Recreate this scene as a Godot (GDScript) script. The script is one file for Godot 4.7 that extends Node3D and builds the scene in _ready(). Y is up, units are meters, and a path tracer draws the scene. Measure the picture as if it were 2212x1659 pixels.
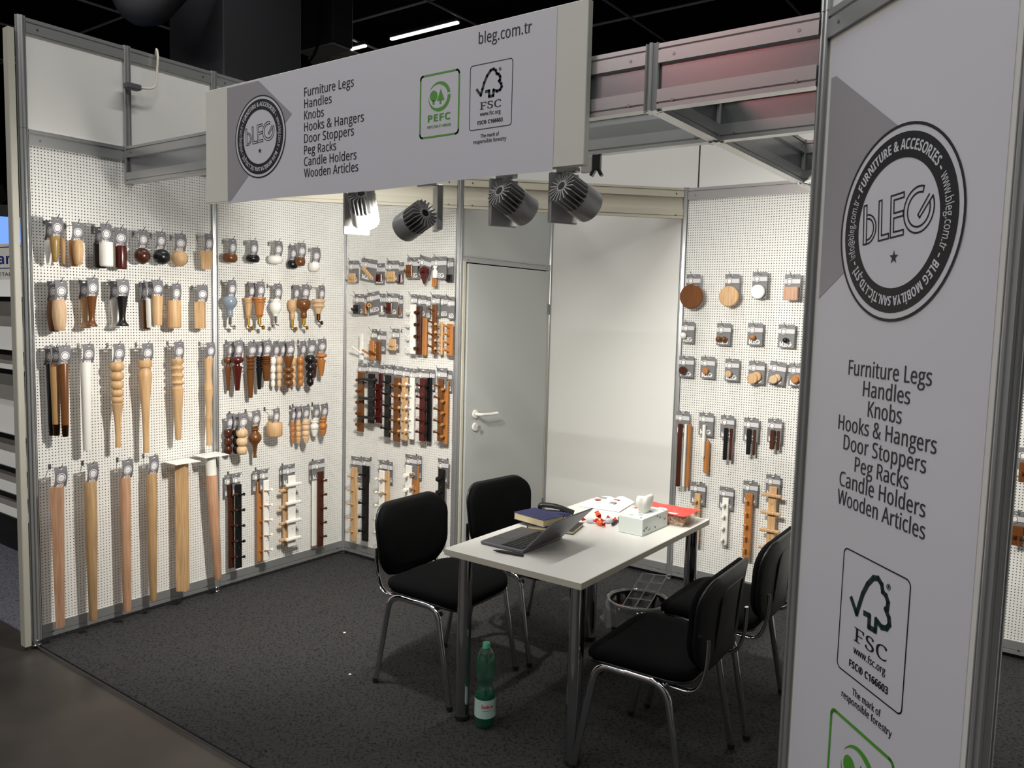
extends Node3D
# Trade-fair stand of an exhibitor of turned wooden legs, hooks and knobs. Units are metres, y is up.
# The stand sits on a 0.99 m grid: the left wall runs along z at x = 0, the back walls face +z.

const G := 0.99
const TOP := 2.48
var mt := {}
var taken := {}
var rng := RandomNumberGenerator.new()
var font: SystemFont
var bold: SystemFont
var serif: SystemFont

func _ready() -> void:
	rng.seed = 7
	# ---- camera
	var cam := Camera3D.new()
	cam.name = "camera"
	cam.fov = 51.53
	cam.near = 0.05
	cam.far = 120.0
	add_child(cam)
	cam.transform = Transform3D(Basis(Vector3.UP, 0.627) * Basis(Vector3.RIGHT, -0.0885) * Basis(Vector3(0, 0, 1), 0.0257), Vector3(4.0745, 1.684, 3.6879))
	cam.current = true
	# ---- environment: an indoor hall, no sky light
	var env := Environment.new()
	env.background_mode = Environment.BG_COLOR
	env.background_color = Color(0.0, 0.0, 0.0)
	env.tonemap_mode = Environment.TONE_MAPPER_LINEAR
	env.tonemap_exposure = 1.0
	env.sdfgi_enabled = true
	env.ssao_enabled = true
	env.ssil_enabled = true
	var we := WorldEnvironment.new()
	we.name = "world_environment"
	we.environment = env
	add_child(we)
	fonts()
	materials()
	hall_lamps()
	hall()
	stand_walls()
	beams()
	header_sign()
	banner_print()
	spot_lamps()
	products()
	furniture()
	table_things()
	small_things()

# ------------------------------------------------------------------ basics
func fonts() -> void:
	font = SystemFont.new()
	font.font_names = PackedStringArray(["Droid Sans"])
	bold = SystemFont.new()
	bold.font_names = PackedStringArray(["Droid Sans"])
	bold.font_weight = 700
	serif = SystemFont.new()
	serif.font_names = PackedStringArray(["Droid Serif"])

func numbered(called: String) -> String:
	if not taken.has(called):
		taken[called] = 0
		return called
	taken[called] += 1
	return "%s_%03d" % [called, taken[called]]

func tag(o: Node, label: String, category: String, group := "", kind := "") -> void:
	o.set_meta("label", label)
	o.set_meta("category", category)
	if group != "":
		o.set_meta("group", group)
	if kind != "":
		o.set_meta("kind", kind)

func thing(called: String, label: String, category: String, at := Vector3.ZERO, turn := 0.0, group := "") -> Node3D:
	var o := Node3D.new()
	o.name = numbered(called)
	add_child(o)
	o.position = at
	o.rotation.y = turn
	tag(o, label, category, group)
	return o

func structure(called: String, at := Vector3.ZERO, turn := 0.0) -> Node3D:
	var o := Node3D.new()
	o.name = called
	add_child(o)
	o.position = at
	o.rotation.y = turn
	o.set_meta("kind", "structure")
	return o

func mb() -> SurfaceTool:
	var st := SurfaceTool.new()
	st.begin(Mesh.PRIMITIVE_TRIANGLES)
	return st

func part(parent: Node, called: String, st: SurfaceTool, m: Material, xf := Transform3D.IDENTITY) -> MeshInstance3D:
	st.generate_normals()
	var me := st.commit()
	me.surface_set_material(0, m)
	return inst(parent, called, me, xf)

func inst(parent: Node, called: String, me: Mesh, xf := Transform3D.IDENTITY) -> MeshInstance3D:
	var o := MeshInstance3D.new()
	o.mesh = me
	o.name = called
	parent.add_child(o, true)
	o.transform = xf
	return o

func at(x: float, y: float, z: float) -> Transform3D:
	return Transform3D(Basis.IDENTITY, Vector3(x, y, z))

func turned(p: Vector3, ry: float, rx := 0.0, rz := 0.0) -> Transform3D:
	return Transform3D(Basis(Vector3.UP, ry) * Basis(Vector3.RIGHT, rx) * Basis(Vector3(0, 0, 1), rz), p)

# ------------------------------------------------------------------ shapes
func quad(st: SurfaceTool, a: Vector3, b: Vector3, c: Vector3, d: Vector3) -> void:
	# a b c d run clockwise seen from the front
	for v in [a, b, c, a, c, d]:
		st.add_vertex(v)

func tri(st: SurfaceTool, a: Vector3, b: Vector3, c: Vector3) -> void:
	st.add_vertex(a)
	st.add_vertex(b)
	st.add_vertex(c)

func box(st: SurfaceTool, c: Vector3, s: Vector3, xf := Transform3D.IDENTITY, bev := 0.0) -> void:
	st.set_smooth_group(-1)
	var h := s * 0.5
	var e := h - Vector3(bev, bev, bev)
	var ax: Array[Vector3] = [Vector3(1, 0, 0), Vector3(0, 1, 0), Vector3(0, 0, 1)]
	for i in 3:
		for sg: float in [-1.0, 1.0]:
			var n: Vector3 = ax[i] * sg
			var u: Vector3 = ax[(i + 1) % 3]
			var v: Vector3 = n.cross(u)
			var o: Vector3 = n * h[i]
			var eu: Vector3 = u * (u.abs().dot(e))
			var ev: Vector3 = v * (v.abs().dot(e))
			quad(st, xf * (c + o - eu - ev), xf * (c + o - eu + ev), xf * (c + o + eu + ev), xf * (c + o + eu - ev))
	if bev > 0.0:
		for i in 3:
			var j := (i + 1) % 3
			var k := (i + 2) % 3
			for s1: float in [-1.0, 1.0]:
				for s2: float in [-1.0, 1.0]:
					var a1: Vector3 = ax[j] * s1 * h[j] + ax[k] * s2 * e[k]
					var a2: Vector3 = ax[j] * s1 * e[j] + ax[k] * s2 * h[k]
					var l: Vector3 = ax[i] * e[i]
					var q := [xf * (c + a1 - l), xf * (c + a1 + l), xf * (c + a2 + l), xf * (c + a2 - l)]
					if s1 * s2 > 0.0:
						quad(st, q[0], q[3], q[2], q[1])
					else:
						quad(st, q[0], q[1], q[2], q[3])
		for sx: float in [-1.0, 1.0]:
			for sy: float in [-1.0, 1.0]:
				for sz: float in [-1.0, 1.0]:
					var p1 := xf * (c + Vector3(sx * h.x, sy * e.y, sz * e.z))
					var p2 := xf * (c + Vector3(sx * e.x, sy * h.y, sz * e.z))
					var p3 := xf * (c + Vector3(sx * e.x, sy * e.y, sz * h.z))
					if sx * sy * sz > 0.0:
						tri(st, p1, p3, p2)
					else:
						tri(st, p1, p2, p3)

# a turned shape: profile of (radius, height) from the bottom up
func lathe(st: SurfaceTool, pts: Array, seg := 20, xf := Transform3D.IDENTITY, arc0 := 0.0) -> void:
	var grp := 1
	for i in pts.size() - 1:
		var a: Vector2 = pts[i]
		var b: Vector2 = pts[i + 1]
		if i > 0:
			var o: Vector2 = pts[i - 1]
			if absf((a - o).angle_to(b - a)) > 0.65:
				grp += 1
		st.set_smooth_group(grp)
		for k in seg:
			var t0 := arc0 + TAU * k / seg
			var t1 := arc0 + TAU * (k + 1) / seg
			var v0 := xf * Vector3(a.x * cos(t0), a.y, a.x * sin(t0))
			var v1 := xf * Vector3(a.x * cos(t1), a.y, a.x * sin(t1))
			var w0 := xf * Vector3(b.x * cos(t0), b.y, b.x * sin(t0))
			var w1 := xf * Vector3(b.x * cos(t1), b.y, b.x * sin(t1))
			if a.x > 1e-6:
				tri(st, v0, v1, w0)
			if b.x > 1e-6:
				tri(st, v1, w1, w0)

func cyl(st: SurfaceTool, r: float, y0: float, y1: float, seg := 16, xf := Transform3D.IDENTITY) -> void:
	var b := minf(r * 0.12, (y1 - y0) * 0.2)
	lathe(st, [Vector2(0, y0), Vector2(r - b, y0), Vector2(r, y0 + b), Vector2(r, y1 - b), Vector2(r - b, y1), Vector2(0, y1)], seg, xf)

# straight bar between two points; along y of its own frame
func frame_to(a: Vector3, b: Vector3) -> Transform3D:
	var y := (b - a).normalized()
	var x := y.cross(Vector3(0, 0, 1))
	if x.length() < 0.01:
		x = y.cross(Vector3(1, 0, 0))
	x = x.normalized()
	return Transform3D(Basis(x, y, x.cross(y)), a)

func rod(st: SurfaceTool, a: Vector3, b: Vector3, r: float, seg := 8) -> void:
	cyl(st, r, 0.0, (b - a).length(), seg, frame_to(a, b))

# round the corners of a path
func bend(pts: Array, rad: float, n := 6) -> Array:
	var out: Array = [pts[0]]
	for i in range(1, pts.size() - 1):
		var p: Vector3 = pts[i]
		var d0: Vector3 = pts[i - 1] - p
		var d1: Vector3 = pts[i + 1] - p
		var r := minf(rad, minf(d0.length(), d1.length()) * 0.49)
		var a := p + d0.normalized() * r
		var b := p + d1.normalized() * r
		for k in n + 1:
			var t := float(k) / n
			out.append(a.lerp(p, t).lerp(p.lerp(b, t), t))
	out.append(pts[-1])
	return out

func tube(st: SurfaceTool, pts: Array, rx: float, seg := 10, ry := 0.0, up := Vector3.ZERO) -> void:
	if ry == 0.0:
		ry = rx
	st.set_smooth_group(0)
	var rings: Array = []
	var side := up
	for i in pts.size():
		var d: Vector3 = (pts[mini(i + 1, pts.size() - 1)] - pts[maxi(i - 1, 0)]).normalized()
		if side == Vector3.ZERO:
			side = Vector3.UP if absf(d.y) < 0.9 else Vector3.RIGHT
		var u := (side - d * side.dot(d)).normalized()
		side = u
		var v := d.cross(u)
		var ring := PackedVector3Array()
		for k in seg:
			var t := TAU * k / seg
			ring.append(pts[i] + u * cos(t) * rx + v * sin(t) * ry)
		rings.append(ring)
	for i in rings.size() - 1:
		for k in seg:
			var l := (k + 1) % seg
			quad(st, rings[i][k], rings[i + 1][k], rings[i + 1][l], rings[i][l])
	st.set_smooth_group(-1)
	for k in range(1, seg - 1):
		tri(st, rings[0][0], rings[0][k], rings[0][k + 1])
		tri(st, rings[-1][0], rings[-1][k + 1], rings[-1][k])

# polygon in x-y pushed from z0 to z1
func extrude(st: SurfaceTool, poly: PackedVector2Array, z0: float, z1: float, xf := Transform3D.IDENTITY, smooth := false) -> void:
	if not Geometry2D.is_polygon_clockwise(poly):
		poly.reverse()
	st.set_smooth_group(-1)
	var idx := Geometry2D.triangulate_polygon(poly)
	for i in range(0, idx.size(), 3):
		var a := poly[idx[i]]
		var b := poly[idx[i + 1]]
		var c := poly[idx[i + 2]]
		if (b - a).cross(c - a) > 0.0:
			var s := b
			b = c
			c = s
		tri(st, xf * Vector3(a.x, a.y, z1), xf * Vector3(b.x, b.y, z1), xf * Vector3(c.x, c.y, z1))
		tri(st, xf * Vector3(a.x, a.y, z0), xf * Vector3(c.x, c.y, z0), xf * Vector3(b.x, b.y, z0))
	if smooth:
		st.set_smooth_group(3)
	for i in poly.size():
		var a := poly[i]
		var b := poly[(i + 1) % poly.size()]
		quad(st, xf * Vector3(a.x, a.y, z0), xf * Vector3(b.x, b.y, z0), xf * Vector3(b.x, b.y, z1), xf * Vector3(a.x, a.y, z1))

func rounded_rect(w: float, h: float, r: float, n := 5) -> PackedVector2Array:
	var p := PackedVector2Array()
	for q in 4:
		var c := Vector2(w * 0.5 - r, h * 0.5 - r) * Vector2([1, -1, -1, 1][q], [1, 1, -1, -1][q])
		for k in n + 1:
			var t := PI * 0.5 * (q + float(k) / n)
			p.append(c + Vector2(cos(t), sin(t)) * r)
	return p

# a soft pad: rounded outline in x-z, thick in y, each point passed through shape()
func pad(st: SurfaceTool, outline: PackedVector2Array, th: float, shape: Callable) -> void:
	st.set_smooth_group(0)
	var prof := [Vector2(0.0, -0.5), Vector2(0.35, -0.5), Vector2(0.7, -0.5), Vector2(0.93, -0.47), Vector2(0.985, -0.3), Vector2(1.0, 0.0), Vector2(0.985, 0.3), Vector2(0.93, 0.47), Vector2(0.7, 0.54), Vector2(0.35, 0.56), Vector2(0.0, 0.57)]
	var n := outline.size()
	for i in prof.size() - 1:
		var a: Vector2 = prof[i]
		var b: Vector2 = prof[i + 1]
		for k in n:
			var l := (k + 1) % n
			var v0: Vector3 = shape.call(Vector3(outline[k].x * a.x, a.y * th, outline[k].y * a.x))
			var v1: Vector3 = shape.call(Vector3(outline[l].x * a.x, a.y * th, outline[l].y * a.x))
			var w0: Vector3 = shape.call(Vector3(outline[k].x * b.x, b.y * th, outline[k].y * b.x))
			var w1: Vector3 = shape.call(Vector3(outline[l].x * b.x, b.y * th, outline[l].y * b.x))
			if a.x > 0.0:
				tri(st, v0, v1, w0)
			if b.x > 0.0:
				tri(st, v1, w1, w0)

# flat printed line work, in x-y at height z
func stroke(st: SurfaceTool, pts: PackedVector2Array, w: float, closed := false, z := 0.0) -> void:
	st.set_smooth_group(-1)
	var n := pts.size()
	for i in (n if closed else n - 1):
		var a := pts[i]
		var b := pts[(i + 1) % n]
		var d := (b - a).normalized() * w * 0.5
		var s := Vector2(-d.y, d.x)
		var a2 := a - d * 0.7
		var b2 := b + d * 0.7
		quad(st, v3(a2 + s, z), v3(b2 + s, z), v3(b2 - s, z), v3(a2 - s, z))

func v3(p: Vector2, z: float) -> Vector3:
	return Vector3(p.x, p.y, z)

func flat_poly(st: SurfaceTool, poly: PackedVector2Array, z := 0.0) -> void:
	st.set_smooth_group(-1)
	var idx := Geometry2D.triangulate_polygon(poly)
	for i in range(0, idx.size(), 3):
		var a := poly[idx[i]]
		var b := poly[idx[i + 1]]
		var c := poly[idx[i + 2]]
		if (b - a).cross(c - a) > 0.0:
			tri(st, v3(a, z), v3(c, z), v3(b, z))
		else:
			tri(st, v3(a, z), v3(b, z), v3(c, z))

func annulus(st: SurfaceTool, c: Vector2, r0: float, r1: float, z := 0.0, a0 := 0.0, a1 := TAU, n := 64, taper := 0.0) -> void:
	st.set_smooth_group(-1)
	for k in n:
		var t0 := lerpf(a0, a1, float(k) / n)
		var t1 := lerpf(a0, a1, float(k + 1) / n)
		var i0 := r0
		var i1 := r0
		if taper > 0.0:
			i0 = lerpf(r1 - 0.0005, r0, minf(1.0, float(k) / n / taper))
			i1 = lerpf(r1 - 0.0005, r0, minf(1.0, float(k + 1) / n / taper))
		var u0 := Vector2(cos(t0), sin(t0))
		var u1 := Vector2(cos(t1), sin(t1))
		quad(st, v3(c + u0 * i0, z), v3(c + u1 * i1, z), v3(c + u1 * r1, z), v3(c + u0 * r1, z))

func lettering(parent: Node, s: String, f: Font, m: Material, cap: float, pos: Vector3, width := 0.0, align := 0, called := "lettering") -> MeshInstance3D:
	# align: 0 left, 1 centre. pos is the start (or middle) of the baseline.
	var px := cap / 0.714 / 96.0
	var ref := TextMesh.new()
	ref.font = f
	ref.font_size = 96
	ref.pixel_size = px
	ref.depth = 0.0008
	ref.text = "H"
	var base := ref.get_aabb().position.y
	var tm := TextMesh.new()
	tm.font = f
	tm.font_size = 96
	tm.pixel_size = px
	tm.depth = 0.0008
	tm.curve_step = 2.0
	tm.text = s
	tm.material = m
	var bb := tm.get_aabb()
	var sx := 1.0
	if width > 0.0 and bb.size.x > 0.0:
		sx = width / bb.size.x
	var x0 := bb.position.x * sx if align == 0 else (bb.position.x + bb.size.x * 0.5) * sx
	return inst(parent, called, tm, Transform3D(Basis.from_scale(Vector3(sx, 1, 1)), pos - Vector3(x0, base, 0)))

# letters set on a circle, clockwise from angle a0 to a1, tops outward
func ring_text(parent: Node, s: String, f: Font, m: Material, cap: float, c: Vector2, r: float, a0: float, a1: float, z: float) -> void:
	var st := mb()
	var px := cap / 0.714 / 96.0
	var total := 0.0
	var adv: Array = []
	for ch in s:
		var w := f.get_string_size(ch, HORIZONTAL_ALIGNMENT_LEFT, -1, 96).x * px
		adv.append(w)
		total += w
	var k := absf(a1 - a0) * (r + cap * 0.5) / total
	var run := 0.0
	var tm := TextMesh.new()
	tm.font = f
	tm.font_size = 96
	tm.pixel_size = px
	tm.depth = 0.0006
	tm.curve_step = 3.0
	tm.text = "H"
	var base := tm.get_aabb().position.y
	for i in s.length():
		var mid: float = (run + adv[i] * 0.5) / total
		run += adv[i]
		if s[i] == " ":
			continue
		tm.text = s[i]
		var bb := tm.get_aabb()
		var a := lerpf(a0, a1, mid)
		var xf := Transform3D(Basis(Vector3(0, 0, 1), a - PI * 0.5), Vector3(c.x + cos(a) * r, c.y + sin(a) * r, z))
		st.append_from(tm, 0, xf * Transform3D(Basis.from_scale(Vector3(minf(k, 1.1), 1, 1)), Vector3(-(bb.position.x + bb.size.x * 0.5) * minf(k, 1.1), -base, 0)))
	var me := st.commit()
	me.surface_set_material(0, m)
	inst(parent, "ring_lettering", me)

# ------------------------------------------------------------------ materials
func lin(r: float, g: float, b: float) -> Color:
	return Color(r, g, b)

func mat(called: String, c: Color, rough: float, metal := 0.0) -> StandardMaterial3D:
	var m := StandardMaterial3D.new()
	m.resource_name = called
	m.albedo_color = c
	m.roughness = rough
	m.metallic = metal
	mt[called] = m
	return m

func noise_image(size: int, freq: float, oct: int, lo: float, hi: float, sd: int, kind := FastNoiseLite.TYPE_SIMPLEX_SMOOTH) -> ImageTexture:
	var n := FastNoiseLite.new()
	n.noise_type = kind
	n.seed = sd
	n.frequency = freq
	n.fractal_octaves = oct
	var im := n.get_seamless_image(size, size)
	im.convert(Image.FORMAT_RGB8)
	for y in size:
		for x in size:
			var v := lerpf(lo, hi, im.get_pixel(x, y).r)
			im.set_pixel(x, y, Color(v, v, v))
	return ImageTexture.create_from_image(im)

func materials() -> void:
	var grain := noise_image(256, 0.03, 4, 0.80, 1.06, 3)
	var fuzz := noise_image(512, 0.3, 4, 0.45, 1.55, 5, FastNoiseLite.TYPE_VALUE_CUBIC)
	var blotch := noise_image(256, 0.012, 4, 0.72, 1.12, 9)
	# wood: name, colour, roughness
	for w in [["nat", Color(0.85, 0.69, 0.50), 0.5], ["pal", Color(0.88, 0.74, 0.58), 0.55], ["oak", Color(0.74, 0.60, 0.43), 0.5], ["red", Color(0.79, 0.61, 0.48), 0.5], ["tan", Color(0.72, 0.56, 0.36), 0.45], ["olv", Color(0.66, 0.53, 0.30), 0.35], ["org", Color(0.75, 0.49, 0.25), 0.4], ["brn", Color(0.45, 0.27, 0.12), 0.3], ["dkb", Color(0.30, 0.15, 0.09), 0.25], ["mah", Color(0.32, 0.11, 0.09), 0.25]]:
		var m := mat(w[0], w[1], w[2])
		m.albedo_texture = grain
		m.uv1_triplanar = true
		m.uv1_scale = Vector3(9, 0.55, 9)
	mat("blk", Color(0.075, 0.075, 0.08), 0.28)
	mat("wht", Color(0.93, 0.92, 0.89), 0.35)
	mat("gry", Color(0.50, 0.55, 0.59), 0.25)
	mat("brass", Color(0.78, 0.60, 0.26), 0.25, 1.0)
	mat("bronze", Color(0.36, 0.25, 0.13), 0.3, 1.0)
	mat("chrome", Color(0.82, 0.82, 0.83), 0.08, 1.0)
	mat("steel", Color(0.62, 0.62, 0.62), 0.3, 1.0)
	mat("aluminium", Color(0.74, 0.745, 0.745), 0.3, 0.7)
	mat("aluminium_panel", Color(0.68, 0.69, 0.70), 0.24, 0.8)
	mat("lamp_silver", Color(0.66, 0.66, 0.66), 0.4, 0.4)
	mat("panel_white", Color(0.88, 0.875, 0.855), 0.6)
	mat("peg_white", Color(0.90, 0.895, 0.875), 0.5)
	mat("peg_back", Color(0.10, 0.085, 0.075), 0.9)
	mat("door_grey", Color(0.74, 0.75, 0.74), 0.4)
	mat("jamb_cream_beam_reflection", Color(0.82, 0.80, 0.73), 0.36)  # own colour of the door jambs, painted reflection on the slanted beams
	mat("end_grey", Color(0.70, 0.69, 0.64), 0.5)
	mat("sheet", Color(0.84, 0.84, 0.87), 0.45)
	mat("sign_board", Color(0.86, 0.86, 0.82), 0.5)
	mat("ink_grey", Color(0.62, 0.61, 0.63), 0.5)
	mat("ink", Color(0.08, 0.08, 0.10), 0.5)
	mat("ink_soft", Color(0.17, 0.17, 0.19), 0.5)
	mat("ink_fsc", Color(0.06, 0.17, 0.18), 0.5)
	mat("ink_green", Color(0.34, 0.62, 0.22), 0.5)
	mat("table_white", Color(0.90, 0.89, 0.86), 0.35)
	mat("table_edge", Color(0.78, 0.76, 0.70), 0.5)
	mat("clear_rim", Color(0.90, 0.90, 0.90), 0.3)
	mat("candy_red", Color(0.83, 0.17, 0.09), 0.35)
	mat("candy_orange", Color(0.90, 0.36, 0.12), 0.35)
	mat("candy_white", Color(0.82, 0.83, 0.86), 0.3)
	mat("brown_paper", Color(0.42, 0.30, 0.26), 0.7)
	mat("laptop_grey", Color(0.43, 0.43, 0.45), 0.38, 0.7)
	mat("laptop_pad", Color(0.40, 0.40, 0.42), 0.3, 0.6)
	mat("key_grey", Color(0.12, 0.12, 0.13), 0.45)
	mat("pen_blue", Color(0.22, 0.28, 0.62), 0.35)
	mat("navy", Color(0.15, 0.16, 0.33), 0.6)
	mat("carton", Color(0.87, 0.90, 0.88), 0.55)
	mat("leaf_teal", Color(0.13, 0.32, 0.34), 0.55)
	mat("tissue", Color(0.95, 0.94, 0.91), 0.9).backlight = Color(0.3, 0.3, 0.3)
	mat("film_red", Color(0.90, 0.17, 0.10), 0.3)
	mat("nut", Color(0.92, 0.78, 0.53), 0.5)
	mat("bottle_label", Color(0.72, 0.84, 0.80), 0.45)
	mat("cap_green", Color(0.36, 0.72, 0.56), 0.4)
	mat("ink_blue", Color(0.16, 0.18, 0.48), 0.5)
	mat("rubber", Color(0.05, 0.05, 0.05), 0.8)
	mat("black_plastic", Color(0.042, 0.042, 0.045), 0.4)
	mat("hall_black", Color(0.035, 0.035, 0.045), 0.85)
	mat("pillar_black", Color(0.21, 0.21, 0.225), 0.75)
	mat("rig_grey", Color(0.32, 0.33, 0.36), 0.5)
	mat("rod_grey", Color(0.80, 0.81, 0.84), 0.5)
	mat("rig_light", Color(0.66, 0.66, 0.64), 0.5)
	mat("paper", Color(0.93, 0.92, 0.90), 0.7)
	mat("page", Color(0.86, 0.80, 0.64), 0.8)
	mat("cable_white", Color(0.86, 0.84, 0.78), 0.4)
	mat("tag_band", Color(0.80, 0.79, 0.80), 0.45)
	mat("tag_dark", Color(0.30, 0.29, 0.30), 0.5)
	var f := mat("fabric", Color(0.055, 0.055, 0.058), 0.95)
	f.metallic_specular = 0.22
	f.albedo_texture = fuzz
	f.uv1_triplanar = true
	f.uv1_scale = Vector3(2.5, 2.5, 2.5)
	var c := mat("carpet", Color(0.245, 0.243, 0.242), 0.98)
	c.metallic_specular = 0.2
	c.albedo_texture = fuzz
	c.uv1_triplanar = true
	c.uv1_world_triplanar = true
	c.uv1_scale = Vector3(0.85, 0.85, 0.85)
	var c2 := mat("carpet_grey", Color(0.44, 0.44, 0.47), 0.98)
	c2.albedo_texture = fuzz
	c2.uv1_triplanar = true
	c2.uv1_world_triplanar = true
	c2.uv1_scale = Vector3(0.75, 0.75, 0.75)
	var fl := mat("hall_floor", Color(0.27, 0.25, 0.235), 0.36)
	fl.albedo_texture = blotch
	fl.uv1_triplanar = true
	fl.uv1_world_triplanar = true
	fl.uv1_scale = Vector3(0.45, 0.45, 0.45)
	# glowing
	var g := mat("led_glow", Color(1, 1, 1), 0.5)
	g.emission_enabled = true
	g.emission = Color(1.0, 0.98, 0.95)
	g.emission_energy_multiplier = 6.0
	var g2 := mat("lens_glow", Color(1, 1, 1), 0.5)
	g2.emission_enabled = true
	g2.emission = Color(1.0, 0.96, 0.90)
	g2.emission_energy_multiplier = 8.0
	var sb := mat("screen_blue", Color(0.2, 0.3, 0.5), 0.4)
	sb.emission_enabled = true
	sb.emission = Color(0.45, 0.62, 1.0)
	sb.emission_energy_multiplier = 1.2
	var rg := mat("red_glow", Color(0.7, 0.1, 0.1), 0.5)
	rg.emission_enabled = true
	rg.emission = Color(1.0, 0.16, 0.16)
	rg.emission_energy_multiplier = 0.75
	# clear plastics
	var b := mat("bottle_green", Color(0.10, 0.42, 0.30, 0.34), 0.05)
	b.transparency = BaseMaterial3D.TRANSPARENCY_ALPHA
	var w2 := mat("water", Color(0.06, 0.36, 0.24, 0.45), 0.05)
	w2.transparency = BaseMaterial3D.TRANSPARENCY_ALPHA
	var cl := mat("clear_film", Color(0.88, 0.89, 0.91, 0.18), 0.12)
	cl.transparency = BaseMaterial3D.TRANSPARENCY_ALPHA
	var cl2 := mat("clear_tray", Color(0.93, 0.93, 0.92, 0.13), 0.08)
	cl2.transparency = BaseMaterial3D.TRANSPARENCY_ALPHA
	printed_materials()

func set_if(im: Image, x: int, y: int, c: Color) -> void:
	if x >= 0 and y >= 0 and x < im.get_width() and y < im.get_height():
		im.set_pixel(x, y, c)

func disc_px(im: Image, cx: float, cy: float, r0: float, r1: float, c: Color) -> void:
	for y in range(int(cy - r1) - 1, int(cy + r1) + 2):
		for x in range(int(cx - r1) - 1, int(cx + r1) + 2):
			var d := Vector2(x + 0.5 - cx, y + 0.5 - cy).length()
			if d >= r0 and d <= r1:
				set_if(im, x, y, c)

func line_px(im: Image, a: Vector2, b: Vector2, w: float, c: Color) -> void:
	var n := int((b - a).length() * 2.0) + 1
	for i in n + 1:
		var p := a.lerp(b, float(i) / n)
		disc_px(im, p.x, p.y, 0.0, w, c)

# the maker's name as line work, used on every hang tag
func name_px(im: Image, x: float, y: float, h: float, w: float, c: Color) -> void:
	var u := h
	line_px(im, Vector2(x, y - u), Vector2(x, y), w, c)
	for k in 10:
		var t0 := -PI * 0.5 + PI * k / 10.0
		var t1 := -PI * 0.5 + PI * (k + 1) / 10.0
		line_px(im, Vector2(x + cos(t0) * u * 0.32, y - u * 0.33 + sin(t0) * u * 0.33), Vector2(x + cos(t1) * u * 0.32, y - u * 0.33 + sin(t1) * u * 0.33), w, c)
	line_px(im, Vector2(x + u * 0.58, y - u), Vector2(x + u * 0.58, y), w, c)
	line_px(im, Vector2(x + u * 0.58, y), Vector2(x + u * 0.95, y), w, c)
	line_px(im, Vector2(x + u * 1.12, y - u), Vector2(x + u * 1.12, y), w, c)
	for e: float in [0.0, 0.5, 1.0]:
		line_px(im, Vector2(x + u * 1.12, y - u * e), Vector2(x + u * 1.55, y - u * e), w, c)
	for k in 16:
		var t0 := PI * 0.3 + TAU * 0.82 * k / 16.0
		var t1 := PI * 0.3 + TAU * 0.82 * (k + 1) / 16.0
		line_px(im, Vector2(x + u * 2.1 + cos(t0) * u * 0.48, y - u * 0.5 - sin(t0) * u * 0.48), Vector2(x + u * 2.1 + cos(t1) * u * 0.48, y - u * 0.5 - sin(t1) * u * 0.48), w, c)
	line_px(im, Vector2(x + u * 2.56, y - u * 0.62), Vector2(x + u * 2.15, y - u * 0.28), w, c)

func printed_materials() -> void:
	var g := Color(0.45, 0.44, 0.455)
	var white := Color(0.93, 0.92, 0.92)
	var im := Image.create(128, 192, false, Image.FORMAT_RGBA8)
	im.fill(g)
	disc_px(im, 64, 104, 0, 46, white)
	disc_px(im, 64, 104, 32, 40, g)
	for k in 3:
		line_px(im, Vector2(46, 100 + k * 5), Vector2(82, 97 + k * 5), 1.0, Color(0.7, 0.7, 0.71))
	name_px(im, 30, 187, 26, 3.0, white)
	for x in range(44, 84):
		for y in range(16, 24):
			im.set_pixel(x, y, Color(0, 0, 0, 0))
	disc_px(im, 64, 18, 0, 8, Color(0, 0, 0, 0))
	var m := mat("tag_print", Color(1, 1, 1), 0.45)
	m.albedo_texture = ImageTexture.create_from_image(im)
	m.transparency = BaseMaterial3D.TRANSPARENCY_ALPHA_SCISSOR
	m.alpha_scissor_threshold = 0.5
	var ic := Image.create(128, 192, false, Image.FORMAT_RGBA8)
	ic.fill(Color(0.47, 0.465, 0.47))
	name_px(ic, 18, 178, 34, 3.6, white)
	for x in range(44, 84):
		for y in range(12, 20):
			ic.set_pixel(x, y, Color(0, 0, 0, 0))
	disc_px(ic, 64, 14, 0, 8, Color(0, 0, 0, 0))
	var mc := mat("card_print", Color(1, 1, 1), 0.5)
	mc.albedo_texture = ImageTexture.create_from_image(ic)
	mc.transparency = BaseMaterial3D.TRANSPARENCY_ALPHA_SCISSOR
	mc.alpha_scissor_threshold = 0.5

# ------------------------------------------------------------------ the hall
const STRIPS := [[-4.63, -5.75, 1.42], [-6.6, -5.75, 1.42], [1.2, 5.2, 2.8], [5.4, 5.2, 2.8], [-3.0, 5.2, 2.8], [3.2, 8.6, 2.8], [-1.0, 8.6, 2.8], [2.0, 0.6, 3.6], [-2.6, 0.6, 3.6]]  # first two are seen lamps, the rest added unseen to light the stand

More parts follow.
